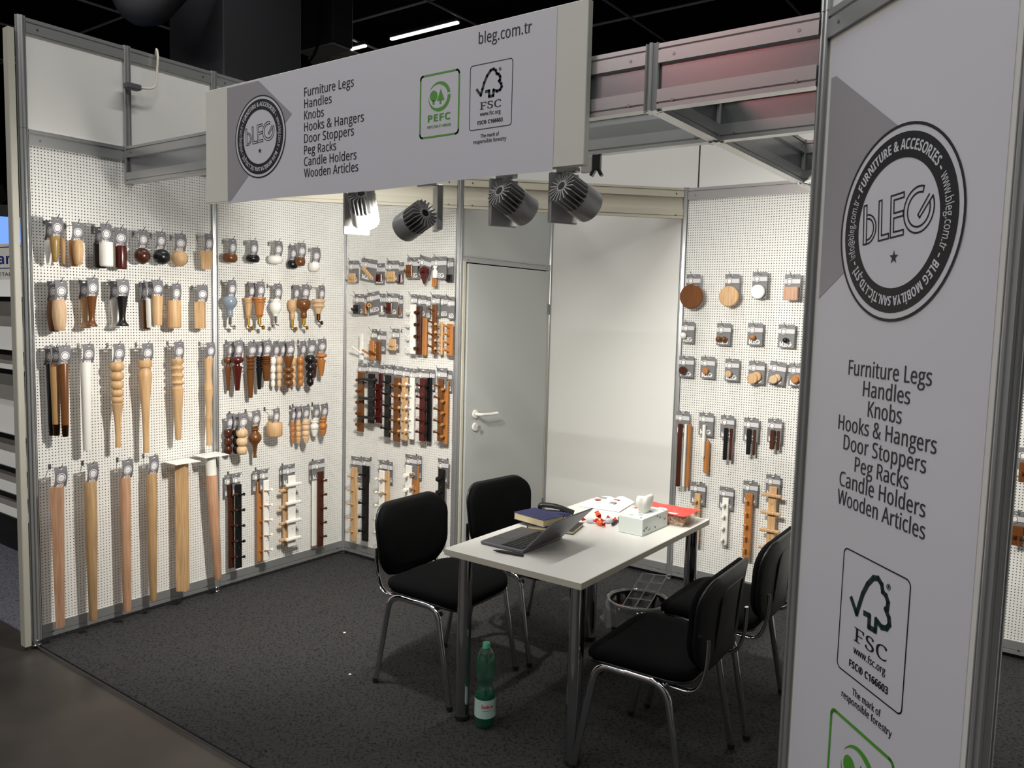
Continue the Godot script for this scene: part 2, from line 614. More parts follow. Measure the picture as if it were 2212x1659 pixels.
func hall_lamps() -> void:
	# linear LED luminaires, seen and added, under the black ceiling: glowing tube and an area light of its size just below
	var words := ["long glowing LED strip lamp above the header sign", "glowing LED strip lamp beyond, half hidden by the sign", "added unseen LED strip lamp over the aisle in front of the stand", "added unseen LED strip lamp over the aisle at the right", "added unseen LED strip lamp over the aisle at the left", "added unseen LED strip lamp over the far side of the aisle", "added unseen LED strip lamp over the far left of the aisle", "added unseen LED strip lamp above the meeting table", "added unseen LED strip lamp above the neighbouring stand"]
	for i in STRIPS.size():
		var s: Array = STRIPS[i]
		var o := thing("strip_lamp", words[i], "lamp", Vector3(s[0], 6.0, s[1]), PI * 0.5 if i >= 7 else 0.0, "hall strip lamps")
		var h := mb()
		box(h, Vector3(0, 0.04, 0), Vector3(s[2], 0.05, 0.07), Transform3D.IDENTITY, 0.006)
		part(o, "lamp_housing", h, mt["rig_grey"])
		var g := mb()
		box(g, Vector3(0, 0.0, 0), Vector3(s[2] - 0.02, 0.03, 0.06), Transform3D.IDENTITY, 0.008)
		part(o, "led_tube", g, mt["led_glow"])
		var l := AreaLight3D.new()
		l.name = "strip_light"
		l.area_size = Vector2(s[2], 0.07)
		l.light_color = Color(0.985, 0.985, 0.98)
		l.light_energy = [6.0, 6.0, 6.0, 8.0, 10.5, 6.0, 7.0, 10.0, 5.0][i]
		l.area_range = 40.0
		l.shadow_enabled = true
		o.add_child(l)
		l.transform = Transform3D(Basis(Vector3.RIGHT, -PI * 0.5), Vector3(0, -0.03, 0))

const ORD := ["first", "second", "third", "fourth", "fifth", "sixth", "seventh", "eighth"]

func slab(parent: Node, called: String, c: Vector3, s: Vector3, m: Material, bev := 0.0) -> MeshInstance3D:
	var st := mb()
	box(st, Vector3.ZERO, s, Transform3D.IDENTITY, bev)
	return part(parent, called, st, m, at(c.x, c.y, c.z))

func hall() -> void:
	var f := slab(self, "floor", Vector3(-2, -0.11, 1), Vector3(44, 0.2, 44), mt["hall_floor"])
	f.set_meta("kind", "structure")
	var ce := slab(self, "ceiling", Vector3(-2, 7.1, 1), Vector3(44, 0.2, 44), mt["hall_black"])
	ce.set_meta("kind", "structure")
	for w in [["wall_far", Vector3(-2, 3.5, -21), Vector3(44, 7.2, 0.2)], ["wall_near", Vector3(-2, 3.5, 23), Vector3(44, 7.2, 0.2)], ["wall_hall_left", Vector3(-24, 3.5, 1), Vector3(0.2, 7.2, 44)], ["wall_hall_right", Vector3(20, 3.5, 1), Vector3(0.2, 7.2, 44)]]:
		slab(self, w[0], w[1], w[2], mt["hall_black"]).set_meta("kind", "structure")
	# carpet of the stand, 4 mm thick, with its own edge along the aisle
	var c := slab(self, "floor_carpet", Vector3(2.95, -0.004, -0.06), Vector3(6.02, 0.012, 4.06), mt["carpet"], 0.002)
	c.set_meta("kind", "structure")
	var n := slab(self, "floor_neighbour_carpet", Vector3(-2.9, -0.004, -0.2), Vector3(5.66, 0.012, 4.3), mt["carpet_grey"], 0.002)
	n.set_meta("kind", "structure")
	# taped carpet edge
	var tp := slab(self, "trim_1", Vector3(2.95, 0.0016, 1.985), Vector3(6.02, 0.003, 0.008), mt["pillar_black"], 0.001)
	tp.set_meta("kind", "structure")
	# suspended black grid of rods under the ceiling
	var gx := [-12.45, -10.35, -8.21, -6.06, -3.9, -1.77, 0.35, 2.5]
	var gz := [-9.3, -7.19, -5.1, -3.04, -0.97]
	for i in gx.size():
		var st := mb()
		rod(st, Vector3(0, 0, -11.0), Vector3(0, 0, 0.6), 0.02, 6)
		var o := part(self, numbered("ceiling_rod"), st, mt["rod_grey"], at(gx[i], 6.08, 0))
		tag(o, "thin grey rod of the ceiling grid running away, %s from left" % ORD[i], "rod", "ceiling grid rods")
	for i in gz.size():
		var st := mb()
		rod(st, Vector3(-14.0, 0, 0), Vector3(4.0, 0, 0), 0.02, 6)
		var o := part(self, numbered("ceiling_rod"), st, mt["rod_grey"], at(0, 6.11, gz[i]))
		tag(o, "thin grey rod of the ceiling grid running across, %s from far end" % ORD[i], "rod", "ceiling grid rods")
	# square pillar wrapped in black behind the left wall
	var pl := thing("hall_pillar", "square black-clad hall pillar rising behind the left wall", "pillar", Vector3(-3.87, 0, -1.87))
	var st := mb()
	box(st, Vector3(0, 3.5, 0), Vector3(1.0, 7.0, 1.0), Transform3D.IDENTITY, 0.01)
	part(pl, "shaft", st, mt["pillar_black"])
	# air duct box beside the pillar
	var du := thing("duct_box", "dark hanging duct box with pale underside beside the pillar", "duct", Vector3(-4.25, 5.03, -3.46))
	st = mb()
	box(st, Vector3(0, 0.96, 0), Vector3(0.7, 1.92, 0.34), Transform3D.IDENTITY, 0.01)
	part(du, "casing", st, mt["pillar_black"])
	st = mb()
	box(st, Vector3(0, -0.012, 0), Vector3(0.66, 0.02, 0.3))
	part(du, "underside", st, mt["rig_light"])
	st = mb()
	tube(st, bend([Vector3(0.2, 1.6, 0.22), Vector3(0.2, 0.1, 0.22), Vector3(0.0, -0.2, 0.2), Vector3(-0.5, -0.25, 0.2)], 0.3), 0.016, 8)
	part(du, "cable", st, mt["rubber"])
	# round disc of a ceiling loudspeaker
	var di := thing("ceiling_speaker", "flat round grey ceiling loudspeaker just above the sign", "speaker", Vector3(-4.7, 5.12, -4.15))
	st = mb()
	lathe(st, [Vector2(0, 0), Vector2(0.17, 0.0), Vector2(0.19, 0.04), Vector2(0.42, -0.02), Vector2(0.45, 0.0), Vector2(0.43, 0.04), Vector2(0.24, 0.12), Vector2(0, 0.14)], 28)
	part(di, "rim", st, mt["rig_light"])
	st = mb()
	cyl(st, 0.15, -0.03, 0.03, 20)
	part(di, "cone", st, mt["black_plastic"])
	st = mb()
	rod(st, Vector3(0, 0.1, 0), Vector3(0, 1.45, 0), 0.015)
	part(di, "hanger", st, mt["rig_grey"])
	# bundle of fat black hoses left of the pillar
	var ho := thing("hose_bundle", "bundle of sagging black hoses left of the pillar top", "hose", Vector3(-3.65, 4.6, -0.9))
	for k in 3:
		st = mb()
		tube(st, bend([Vector3(-0.8 + 0.1 * k, 1.2, 0.1 * k), Vector3(-0.4, 0.25 - 0.12 * k, 0.1 * k), Vector3(0.35, 0.1 - 0.12 * k, 0.1 * k), Vector3(0.6, 1.2, 0.0)], 0.35), 0.13, 10)
		part(ho, "hose", st, mt["pillar_black"])
	neighbour()
	# the stand across the aisle, behind the viewer: its white lit walls and red sign are what the metal mirrors
	var op := structure("wall_opposite", Vector3(1.0, 0, 8.2), PI)
	slab(op, "panel", Vector3(0, 1.25, 0), Vector3(9.0, 2.48, 0.04), mt["panel_white"])
	slab(op, "upper_panel", Vector3(0, 2.75, 0), Vector3(9.0, 0.5, 0.04), mt["panel_white"])
	var rs := thing("red_sign", "red glowing hanging sign of the stand across the aisle", "sign", Vector3(0.7, 4.58, 7.4), PI)
	slab(rs, "sign_case", Vector3(0, 0, 0), Vector3(1.7, 0.5, 0.12), mt["black_plastic"], 0.01)
	slab(rs, "sign_face", Vector3(0, 0, 0.064), Vector3(1.64, 0.44, 0.008), mt["red_glow"])
	var rl := AreaLight3D.new()
	rl.name = "red_sign_light"
	rl.area_size = Vector2(1.64, 0.44)
	rl.light_color = Color(1.0, 0.16, 0.16)
	rl.light_energy = 0.25
	rl.area_range = 30.0
	rl.shadow_enabled = true
	rs.add_child(rl)
	rl.transform = turned(Vector3(0, 0, 0.08), PI)

func neighbour() -> void:
	# what shows past the left edge of the stand: a white shelf unit with sloping shelves and a header board
	var o := thing("shelf_display", "white display unit with sloping shelves and blue-lettered header, far left", "display", Vector3(-1.75, 0.002, 1.42))
	slab(o, "back_board", Vector3(0, 1.1, -0.06), Vector3(1.5, 1.7, 0.03), mt["panel_white"])
	slab(o, "plinth", Vector3(0, 0.12, -0.06), Vector3(1.5, 0.24, 0.05), mt["black_plastic"])
	var hd := slab(o, "header_board", Vector3(0, 1.925, -0.02), Vector3(1.5, 0.25, 0.03), mt["wht"], 0.003)
	lettering(hd, "anl", bold, mt["ink_blue"], 0.068, Vector3(-0.01, -0.008, 0.0155), 0.27)
	lettering(hd, "ETALW", font, mt["ink_soft"], 0.022, Vector3(0.0, -0.085, 0.0155), 0.26)
	slab(hd, "blue_rule", Vector3(0, 0.1, 0.0156), Vector3(1.5, 0.006, 0.001), mt["ink_blue"])
	slab(hd, "blue_rule", Vector3(0, -0.035, 0.0156), Vector3(1.5, 0.006, 0.001), mt["ink_blue"])
	var ys := [1.80, 1.47, 1.35, 0.94, 0.73, 0.56, 0.41]
	for y in ys:
		var st := mb()
		box(st, Vector3(0, 0, 0.05), Vector3(1.5, 0.012, 0.2), turned(Vector3.ZERO, 0, 0.9))
		var sh := part(o, "shelf", st, mt["panel_white"], at(0, y, 0.0))
		slab(sh, "shelf_lip", Vector3(0, -0.11, 0.11), Vector3(1.5, 0.03, 0.012), mt["black_plastic"])
	var fl := thing("hall_floodlight", "bright hall floodlight on a dark rig at far left", "lamp", Vector3(-9.3, 3.22, -1.35))
	var st := mb()
	box(st, Vector3(0, 0, 0), Vector3(0.5, 0.25, 0.3), turned(Vector3.ZERO, 0.6, 0.5), 0.01)
	part(fl, "housing", st, mt["black_plastic"])
	st = mb()
	box(st, Vector3(0, 0, 0.156), Vector3(0.44, 0.2, 0.006), turned(Vector3.ZERO, 0.9, 0.5))
	part(fl, "lens", st, mt["lens_glow"])
	var l := SpotLight3D.new()
	l.name = "floodlight_beam"
	l.light_energy = 6.0
	l.spot_angle = 40.0
	l.spot_range = 40.0
	l.shadow_enabled = true
	fl.add_child(l)
	l.transform = turned(Vector3(0.2, -0.1, 0.2), 0.9 + PI, -0.5)
	l.rotation = Vector3(-0.5, 0.9 - PI, 0)
	var sc := thing("screen_wall", "pale blue glowing screen beside the far floodlight", "screen", Vector3(-7.4, 0, -0.72), 0.9)
	slab(sc, "screen_frame", Vector3(0, 1.45, 0), Vector3(0.9, 2.9, 0.06), mt["black_plastic"])
	slab(sc, "screen_face", Vector3(0, 2.3, 0.034), Vector3(0.84, 0.9, 0.006), mt["screen_blue"])
	var al := AreaLight3D.new()
	al.name = "screen_light"
	al.area_size = Vector2(0.84, 0.9)
	al.light_color = Color(0.6, 0.75, 1.0)
	al.light_energy = 0.5
	al.area_range = 20.0
	al.shadow_enabled = true
	sc.add_child(al)
	al.transform = turned(Vector3(0, 2.3, 0.05), PI)

# ------------------------------------------------------------------ the stand's shell
func post_poly(r: float) -> PackedVector2Array:
	# eight-sided upright with a slot in every face
	var p := PackedVector2Array()
	for k in 8:
		var a := TAU * (k + 0.5) / 8.0
		var n := Vector2(cos(a), sin(a))
		var t := Vector2(-n.y, n.x)
		var h := r * 0.4142
		for q in [Vector2(1.0, -0.94), Vector2(1.0, -0.42), Vector2(0.72, -0.42), Vector2(0.72, 0.42), Vector2(1.0, 0.42), Vector2(1.0, 0.94)]:
			p.append(n * r * q.x + t * h * q.y)
	return p

func post(parent: Node, x: float, z: float, y0: float, y1: float, foot := true, called := "post") -> void:
	var st := mb()
	extrude(st, post_poly(0.021), y0, y1, Transform3D(Basis(Vector3.RIGHT, -PI * 0.5), Vector3(x, 0, z)))
	var o := part(parent, called, st, mt["aluminium"])
	if foot:
		st = mb()
		cyl(st, 0.018, 0.002, y0 + 0.004, 14, at(x, 0, z))
		cyl(st, 0.024, 0.002, 0.012, 14, at(x, 0, z))
		part(o, "levelling_foot", st, mt["chrome"])

# rail profile: a face with one groove near the outer edge
func rail(parent: Node, x0: float, x1: float, y0: float, h: float, flip := false, dep := 0.014, called := "rail") -> MeshInstance3D:
	var g := PackedVector2Array([Vector2(-dep, 0), Vector2(dep, 0), Vector2(dep, h * 0.66), Vector2(dep - 0.006, h * 0.68), Vector2(dep - 0.006, h * 0.75), Vector2(dep, h * 0.77), Vector2(dep, h), Vector2(-dep, h)])
	if flip:
		for i in g.size():
			g[i] = Vector2(g[i].x, h - g[i].y)
	var st := mb()
	# polygon x -> wall normal, y -> up, pushed along the wall
	extrude(st, g, x0, x1, Transform3D(Basis(Vector3(0, 0, 1), Vector3(0, 1, 0), Vector3(1, 0, 0)), Vector3(0, y0, 0)))
	var o := part(parent, called, st, mt["aluminium"])
	var sc := mb()
	for x: float in [x0 + 0.05, x1 - 0.05]:
		cyl(sc, 0.005, 0.0, 0.0015, 10, turned(Vector3(x, y0 + h * 0.35, dep), 0, PI * 0.5))
	part(o, "rail_screws", sc, mt["steel"])
	return o

var peg_row: ArrayMesh

func make_peg_row() -> void:
	# one row of the perforated board: 63 square cells, each with a round through-hole
	var st := mb()
	st.set_smooth_group(-1)
	var p := 0.015
	var r := 0.003
	var zt := 0.006
	for i in 63:
		var c := Vector2((i - 31) * p, p * 0.5)
		var hole: Array = []
		var rim: Array = []
		for k in 8:
			var a := TAU * k / 8.0
			hole.append(c + Vector2(cos(a), sin(a)) * r)
			rim.append(c + Vector2(signf(roundf(cos(a) * 10.0)), signf(roundf(sin(a) * 10.0))) * p * 0.5)
		for k in 8:
			var l := (k + 1) % 8
			quad(st, v3(hole[k], zt), v3(hole[l], zt), v3(rim[l], zt), v3(rim[k], zt))
			quad(st, v3(hole[k], zt), v3(hole[k], zt - 0.004), v3(hole[l], zt - 0.004), v3(hole[l], zt))
	st.generate_normals()
	peg_row = st.commit()
	peg_row.surface_set_material(0, mt["peg_white"])

func pegboard(parent: Node, x0: float) -> void:
	var y0 := 0.10
	var rows := 154
	var mm := MultiMesh.new()
	mm.transform_format = MultiMesh.TRANSFORM_3D
	mm.mesh = peg_row
	mm.instance_count = rows
	for i in rows:
		mm.set_instance_transform(i, at(x0 + G * 0.5, y0 + i * 0.015, 0))
	var o := MultiMeshInstance3D.new()
	o.multimesh = mm
	o.name = "perforated_board"
	o.set_meta("kind", "stuff")
	o.set_meta("label", "white perforated hardboard with a fine grid of holes")
	parent.add_child(o, true)
	slab(parent, "board_backing", Vector3(x0 + G * 0.5, 1.255, -0.012), Vector3(0.948, 2.31, 0.004), mt["peg_back"])

func solid_panel(parent: Node, x0: float, x1: float, y0: float, y1: float, m: Material, called := "panel") -> MeshInstance3D:
	return slab(parent, called, Vector3((x0 + x1) * 0.5, (y0 + y1) * 0.5, -0.002), Vector3(x1 - x0 - 0.034, y1 - y0, 0.012), m, 0.001)

func wall_bay(w: Node, x0: float, kind: String, upper := true) -> void:
	var a := x0 + 0.019
	var b := x0 + G - 0.019
	rail(w, a, b, 0.032, 0.068, true)
	rail(w, a, b, 2.41, 0.07)
	if kind == "peg":
		pegboard(w, x0)
	else:
		solid_panel(w, x0, x0 + G, 0.10, 2.41, mt["panel_white"])
	if upper:
		solid_panel(w, x0, x0 + G, 2.48, 2.915, mt["panel_white"], "upper_panel")
		rail(w, a, b, 2.915, 0.065)

func stand_walls() -> void:
	make_peg_row()
	# left wall: two perforated bays, local x runs into the picture
	var l := structure("wall_left", Vector3(0, 0, 2.0 * G), PI * 0.5)
	wall_bay(l, 0.0, "peg")
	wall_bay(l, G, "peg")
	post(l, 0.0, 0.0, 0.03, 2.48)
	post(l, 0.0, 0.0, 2.482, 2.985, false, "upper_post")
	post(l, G * 0.5, 0.0, 2.482, 2.985, false, "upper_post")
	post(l, G, 0.0, 0.03, 2.985)
	slab(l, "end_board", Vector3(-0.045, 1.465, -0.012), Vector3(0.03, 2.91, 0.05), mt["end_grey"], 0.003)
	# perforated bay left of the door
	var b := structure("wall_back", Vector3(0, 0, 0))
	wall_bay(b, 0.0, "peg", false)
	post(b, 0.0, 0.0, 0.03, 2.985)
	post(b, G, 0.0, 0.03, 2.485)
	# door wall of the store room
	var d := structure("wall_store", Vector3(G, 0, 0), PI * 0.5)
	var tr := rail(d, 0.019, G - 0.019, 1.985, 0.04)
	tr.name = "door_head"
	solid_panel(d, 0.0, G, 2.025, 2.44, mt["door_grey"], "transom_panel")
	rail(d, 0.019, G - 0.019, 2.44, 0.04)
	slab(d, "door_jamb", Vector3(0.032, 1.0, 0.002), Vector3(0.024, 1.98, 0.034), mt["jamb_cream_beam_reflection"], 0.002)
	slab(d, "door_jamb", Vector3(0.052, 1.0, 0.0), Vector3(0.012, 1.98, 0.02), mt["jamb_cream_beam_reflection"], 0.002)
	slab(d, "door_jamb", Vector3(G - 0.03, 1.0, 0.0), Vector3(0.018, 1.98, 0.026), mt["jamb_cream_beam_reflection"], 0.002)
	var door := structure("door_1", Vector3(G, 0, 0), PI * 0.5)
	slab(door, "door_leaf", Vector3(0.505, 1.0, 0.004), Vector3(0.875, 1.955, 0.03), mt["door_grey"], 0.002)
	var st := mb()
	cyl(st, 0.026, 0.0, 0.012, 20, turned(Vector3(0.155, 1.055, 0.019), 0, PI * 0.5))
	tube(st, bend([Vector3(0.155, 1.055, 0.028), Vector3(0.155, 1.055, 0.068), Vector3(0.24, 1.05, 0.07), Vector3(0.325, 1.05, 0.068)], 0.03), 0.010, 10)
	part(door, "door_handle", st, mt["wht"])
	st = mb()
	cyl(st, 0.026, 0.0, 0.012, 20, turned(Vector3(0.155, 0.975, 0.019), 0, PI * 0.5))
	var lk := part(door, "lock_rose", st, mt["wht"])
	slab(lk, "key", Vector3(0.172, 0.972, 0.045), Vector3(0.026, 0.022, 0.003), mt["steel"])
	for y: float in [0.35, 1.72]:
		slab(door, "hinge", Vector3(0.945, y, 0.02), Vector3(0.01, 0.07, 0.012), mt["steel"])
	# back wall of the right half: one white bay, two perforated bays
	var r := structure("wall_right", Vector3(0, 0, -G))
	wall_bay(r, G, "white", false)
	wall_bay(r, 2.0 * G, "peg", false)
	wall_bay(r, 3.0 * G, "peg", false)
	for k in [1, 2, 3, 4]:
		post(r, G * k, 0.0, 0.03, 2.485)
	slab(r, "upper_panel", Vector3(1.0, 2.73, -0.045), Vector3(2.07, 0.54, 0.012), mt["panel_white"])
	slab(r, "upper_panel", Vector3(3.03, 2.73, -0.045), Vector3(1.97, 0.54, 0.012), mt["panel_white"])
	# right-hand closure of the stand, off the picture
	var rr := structure("wall_end", Vector3(4.0 * G + 1.2, 0, -G), -PI * 0.5)
	slab(rr, "panel", Vector3(1.2, 1.25, 0.0), Vector3(2.4, 2.48, 0.02), mt["panel_white"])
	var rb := structure("wall_return", Vector3(4.0 * G, 0, -G))
	slab(rb, "panel", Vector3(0.61, 1.25, 0.0), Vector3(1.18, 2.48, 0.02), mt["panel_white"])
	# slanted banner bay at the front right
	var n := structure("wall_front", Vector3(3.5 * G, 0, 1.5 * G), -PI * 0.25)
	var wd := G * 0.5 * sqrt(2.0)
	post(n, 0.0, 0.0, 0.03, 2.48)
	post(n, 0.0, 0.0, 2.482, 2.985, false, "upper_post")
	post(n, wd, 0.0, 0.03, 2.985)
	rail(n, 0.019, wd - 0.019, 0.032, 0.068, true)
	rail(n, 0.019, wd - 0.019, 2.41, 0.07)
	rail(n, 0.019, wd - 0.019, 2.915, 0.065)
	solid_panel(n, 0.0, wd, 0.10, 2.41, mt["panel_white"])
	solid_panel(n, 0.0, wd, 2.48, 2.915, mt["panel_white"], "upper_panel")

func beam(label: String, a: Vector2, b: Vector2, y0 := 2.295, y1 := 2.48, cream := false) -> void:
	var d := b - a
	var o := thing("aluminium_beam", label, "beam", Vector3(a.x, y0, a.y), -d.angle(), "overhead aluminium beams")
	var L := d.length()
	var rl := rail(o, 0.02, L - 0.02, 0.0, 0.055, true, 0.02, "lower_rail")
	var ru := rail(o, 0.02, L - 0.02, y1 - y0 - 0.055, 0.055, false, 0.02, "upper_rail")
	if cream:  # aluminium beam; the lit pegboards it mirrors are painted in as cream
		rl.mesh.surface_set_material(0, mt["jamb_cream_beam_reflection"])
		ru.mesh.surface_set_material(0, mt["jamb_cream_beam_reflection"])
	slab(o, "infill_panel", Vector3(L * 0.5, (y1 - y0) * 0.5, 0), Vector3(L - 0.04, y1 - y0 - 0.1, 0.012), mt["jamb_cream_beam_reflection"] if cream else mt["aluminium_panel"])

func node_post(label: String, x: float, z: float) -> void:
	var st := mb()
	extrude(st, post_poly(0.027), -0.19, 0.004, Transform3D(Basis(Vector3.RIGHT, -PI * 0.5), Vector3.ZERO))
	var o := part(self, numbered("beam_node"), st, mt["aluminium"], at(x, 2.48, z))
	tag(o, label, "post", "beam joints")

func beams() -> void:
	beam("front aluminium beam carrying the header sign from the left wall", Vector2(0, 1.5 * G), Vector2(3.0 * G, 1.5 * G))
	beam("short front aluminium beam between joint and banner post", Vector2(3.0 * G, 1.5 * G), Vector2(3.5 * G, 1.5 * G))
	beam("second aluminium beam across the stand behind the sign", Vector2(0, G), Vector2(3.0 * G, G))
	beam("second aluminium beam running right towards the banner", Vector2(3.0 * G, G), Vector2(4.0 * G, G))
	beam("third aluminium beam running right, deepest one", Vector2(3.0 * G, 0), Vector2(4.0 * G, 0))
	beam("short aluminium cross beam from front to second beam", Vector2(3.0 * G, 1.5 * G), Vector2(3.0 * G, G))
	beam("aluminium cross beam from second to third beam", Vector2(3.0 * G, G), Vector2(3.0 * G, 0))
	beam("aluminium cross beam from third beam to back wall", Vector2(3.0 * G, 0), Vector2(3.0 * G, -G))
	beam("slanted aluminium beam with painted cream reflection from left wall to store room corner", Vector2(0, G), Vector2(G, 0), 2.295, 2.48, true)
	beam("slanted aluminium beam with painted cream reflection above door and white wall", Vector2(G, 0), Vector2(2.0 * G, -G), 2.295, 2.48, true)
	node_post("slotted joint post where the front beams meet", 3.0 * G, 1.5 * G)
	node_post("slotted joint post on the second beam", 3.0 * G, G)
	node_post("slotted joint post on the third beam", 3.0 * G, 0.0)
	node_post("slotted beam end hanging below the left wall's upper post", 0.0, 1.5 * G)

# ------------------------------------------------------------------ print
func star_poly(c: Vector2, r: float) -> PackedVector2Array:
	var p := PackedVector2Array()
	for k in 10:
		var a := PI * 0.5 + TAU * k / 10.0
		p.append(c + Vector2(cos(a), sin(a)) * (r if k % 2 == 0 else r * 0.4))
	return p

func arc_pts(c: Vector2, r: float, a0: float, a1: float, n := 14) -> PackedVector2Array:
	var p := PackedVector2Array()
	for k in n + 1:
		var a := deg_to_rad(lerpf(a0, a1, float(k) / n))
		p.append(c + Vector2(cos(a), sin(a)) * r)
	return p

func scaled(pts: PackedVector2Array, o: Vector2, s: float) -> PackedVector2Array:
	var q := PackedVector2Array()
	for p in pts:
		q.append(o + p * s)
	return q

# the maker's round badge
func badge(p: Node, c: Vector2, R: float, z: float) -> void:
	var st := mb()
	annulus(st, c, 0.0005, R, z)
	part(p, "badge_ground", st, mt["sheet"])
	st = mb()
	annulus(st, c, R * 0.97, R, z + 0.0006)
	annulus(st, c, R * 0.655, R * 0.91, z + 0.0006)
	part(p, "badge_rings", st, mt["ink"])
	st = mb()
	flat_poly(st, star_poly(c + Vector2(0, -R * 0.34), R * 0.075), z + 0.0006)
	part(p, "star", st, mt["ink_soft"])
	var rt := R * 0.735
	ring_text(p, "FURNITURE & ACCESORIES", bold, mt["sheet"], R * 0.105, c, rt, deg_to_rad(148), deg_to_rad(40), z + 0.001)
	ring_text(p, "-", bold, mt["sheet"], R * 0.105, c, rt, deg_to_rad(38), deg_to_rad(34), z + 0.001)
	ring_text(p, "www.bleg.com.tr", font, mt["sheet"], R * 0.105, c, rt, deg_to_rad(31), deg_to_rad(-24), z + 0.001)
	ring_text(p, "-", bold, mt["sheet"], R * 0.105, c, rt, deg_to_rad(-26), deg_to_rad(-30), z + 0.001)
	ring_text(p, "BLEG MOBİLYA SAN.TİC.LTD.ŞTİ", bold, mt["sheet"], R * 0.1, c, rt, deg_to_rad(-32), deg_to_rad(-148), z + 0.001)
	ring_text(p, "-", bold, mt["sheet"], R * 0.105, c, rt, deg_to_rad(-150), deg_to_rad(-154), z + 0.001)
	ring_text(p, "info@bleg.com.tr", font, mt["sheet"], R * 0.105, c, rt, deg_to_rad(-156), deg_to_rad(-205), z + 0.001)
	ring_text(p, "-", bold, mt["sheet"], R * 0.105, c, rt, deg_to_rad(-206), deg_to_rad(-210), z + 0.001)
	# the name in outline letters, rising slightly to the right
	st = mb()
	var s := R * 0.42
	var o := c + Vector2(-R * 0.55, -R * 0.17)
	var w := R * 0.018
	var tilt := Transform2D(0.07, o)
	var lines: Array = []
	lines.append([PackedVector2Array([Vector2(0, 0), Vector2(0.13, 0), Vector2(0.13, 0.02), Vector2(0.13, 1.0), Vector2(0, 1.0)]), true])
	lines.append([arc_pts(Vector2(0.16, 0.37), 0.37, 88, -95), false])
	lines.append([arc_pts(Vector2(0.16, 0.37), 0.27, 88, -95), false])
	lines.append([PackedVector2Array([Vector2(0.64, 0), Vector2(1.05, 0), Vector2(1.05, 0.12), Vector2(0.76, 0.12), Vector2(0.76, 1.0), Vector2(0.64, 1.0)]), true])
	lines.append([PackedVector2Array([Vector2(1.12, 0), Vector2(1.62, 0), Vector2(1.62, 0.12), Vector2(1.24, 0.12), Vector2(1.24, 0.46), Vector2(1.6, 0.46), Vector2(1.6, 0.58), Vector2(1.24, 0.58), Vector2(1.24, 0.9), Vector2(1.62, 0.9), Vector2(1.62, 1.02), Vector2(1.12, 1.02)]), true])
	lines.append([arc_pts(Vector2(2.16, 0.5), 0.54, 70, 385, 30), false])
	lines.append([arc_pts(Vector2(2.16, 0.5), 0.40, 70, 375, 30), false])
	lines.append([PackedVector2Array([Vector2(2.65, 0.73), Vector2(2.2, 0.3), Vector2(2.14, 0.38), Vector2(2.52, 0.78)]), false])
	lines.append([PackedVector2Array([Vector2(2.34, 1.0), Vector2(2.3, 0.87)]), false])
	for l in lines:
		var q := PackedVector2Array()
		for v: Vector2 in l[0]:
			q.append(tilt * (v * s))
		stroke(st, q, w, l[1], z + 0.0006)
	part(p, "outlined_name", st, mt["ink"])

func round_frame(st: SurfaceTool, o: Vector2, w: float, h: float, r: float, t: float, z: float) -> void:
	var p := rounded_rect(w, h, r, 6)
	stroke(st, scaled(p, o + Vector2(w, h) * 0.5, 1.0), t, true, z)

# tree-and-tick forestry mark, lower left corner at o, width w
func forest_mark(p: Node, o: Vector2, w: float, z: float) -> void:
	var st := mb()
	round_frame(st, o, w, w * 1.2, w * 0.06, w * 0.014, z)
	part(p, "mark_frame", st, mt["ink"])
	var tree := PackedVector2Array([Vector2(0.167, 0.746), Vector2(0.265, 0.63), Vector2(0.301, 0.738), Vector2(0.34, 0.85), Vector2(0.406, 0.968), Vector2(0.487, 1.055), Vector2(0.555, 1.072), Vector2(0.611, 1.037), Vector2(0.633, 0.976), Vector2(0.681, 0.958), Vector2(0.717, 0.911), Vector2(0.712, 0.849), Vector2(0.69, 0.835), Vector2(0.742, 0.78), Vector2(0.757, 0.72), Vector2(0.72, 0.67), Vector2(0.65, 0.655), Vector2(0.566, 0.69), Vector2(0.563, 0.584), Vector2(0.466, 0.581), Vector2(0.463, 0.688), Vector2(0.387, 0.683)])
	st = mb()
	stroke(st, scaled(tree, o, w), w * 0.052, false, z)
	part(p, "tree_mark", st, mt["ink_fsc"])
	lettering(p, "FSC", serif, mt["ink"], w * 0.135, v3(o + Vector2(0.5, 0.365) * w, z), w * 0.50, 1)
	lettering(p, "www.fsc.org", font, mt["ink"], w * 0.07, v3(o + Vector2(0.5, 0.245) * w, z), w * 0.49, 1)
	lettering(p, "FSC® C166603", bold, mt["ink"], w * 0.07, v3(o + Vector2(0.5, 0.09) * w, z), w * 0.6, 1)
	lettering(p, "®", font, mt["ink"], w * 0.055, v3(o + Vector2(0.71, 1.02) * w, z), 0.0, 1)
	lettering(p, "The mark of", font, mt["ink"], w * 0.066, v3(o + Vector2(0.5, -0.16) * w, z), w * 0.44, 1)
	lettering(p, "responsible forestry", font, mt["ink"], w * 0.066, v3(o + Vector2(0.5, -0.26) * w, z), w * 0.78, 1)

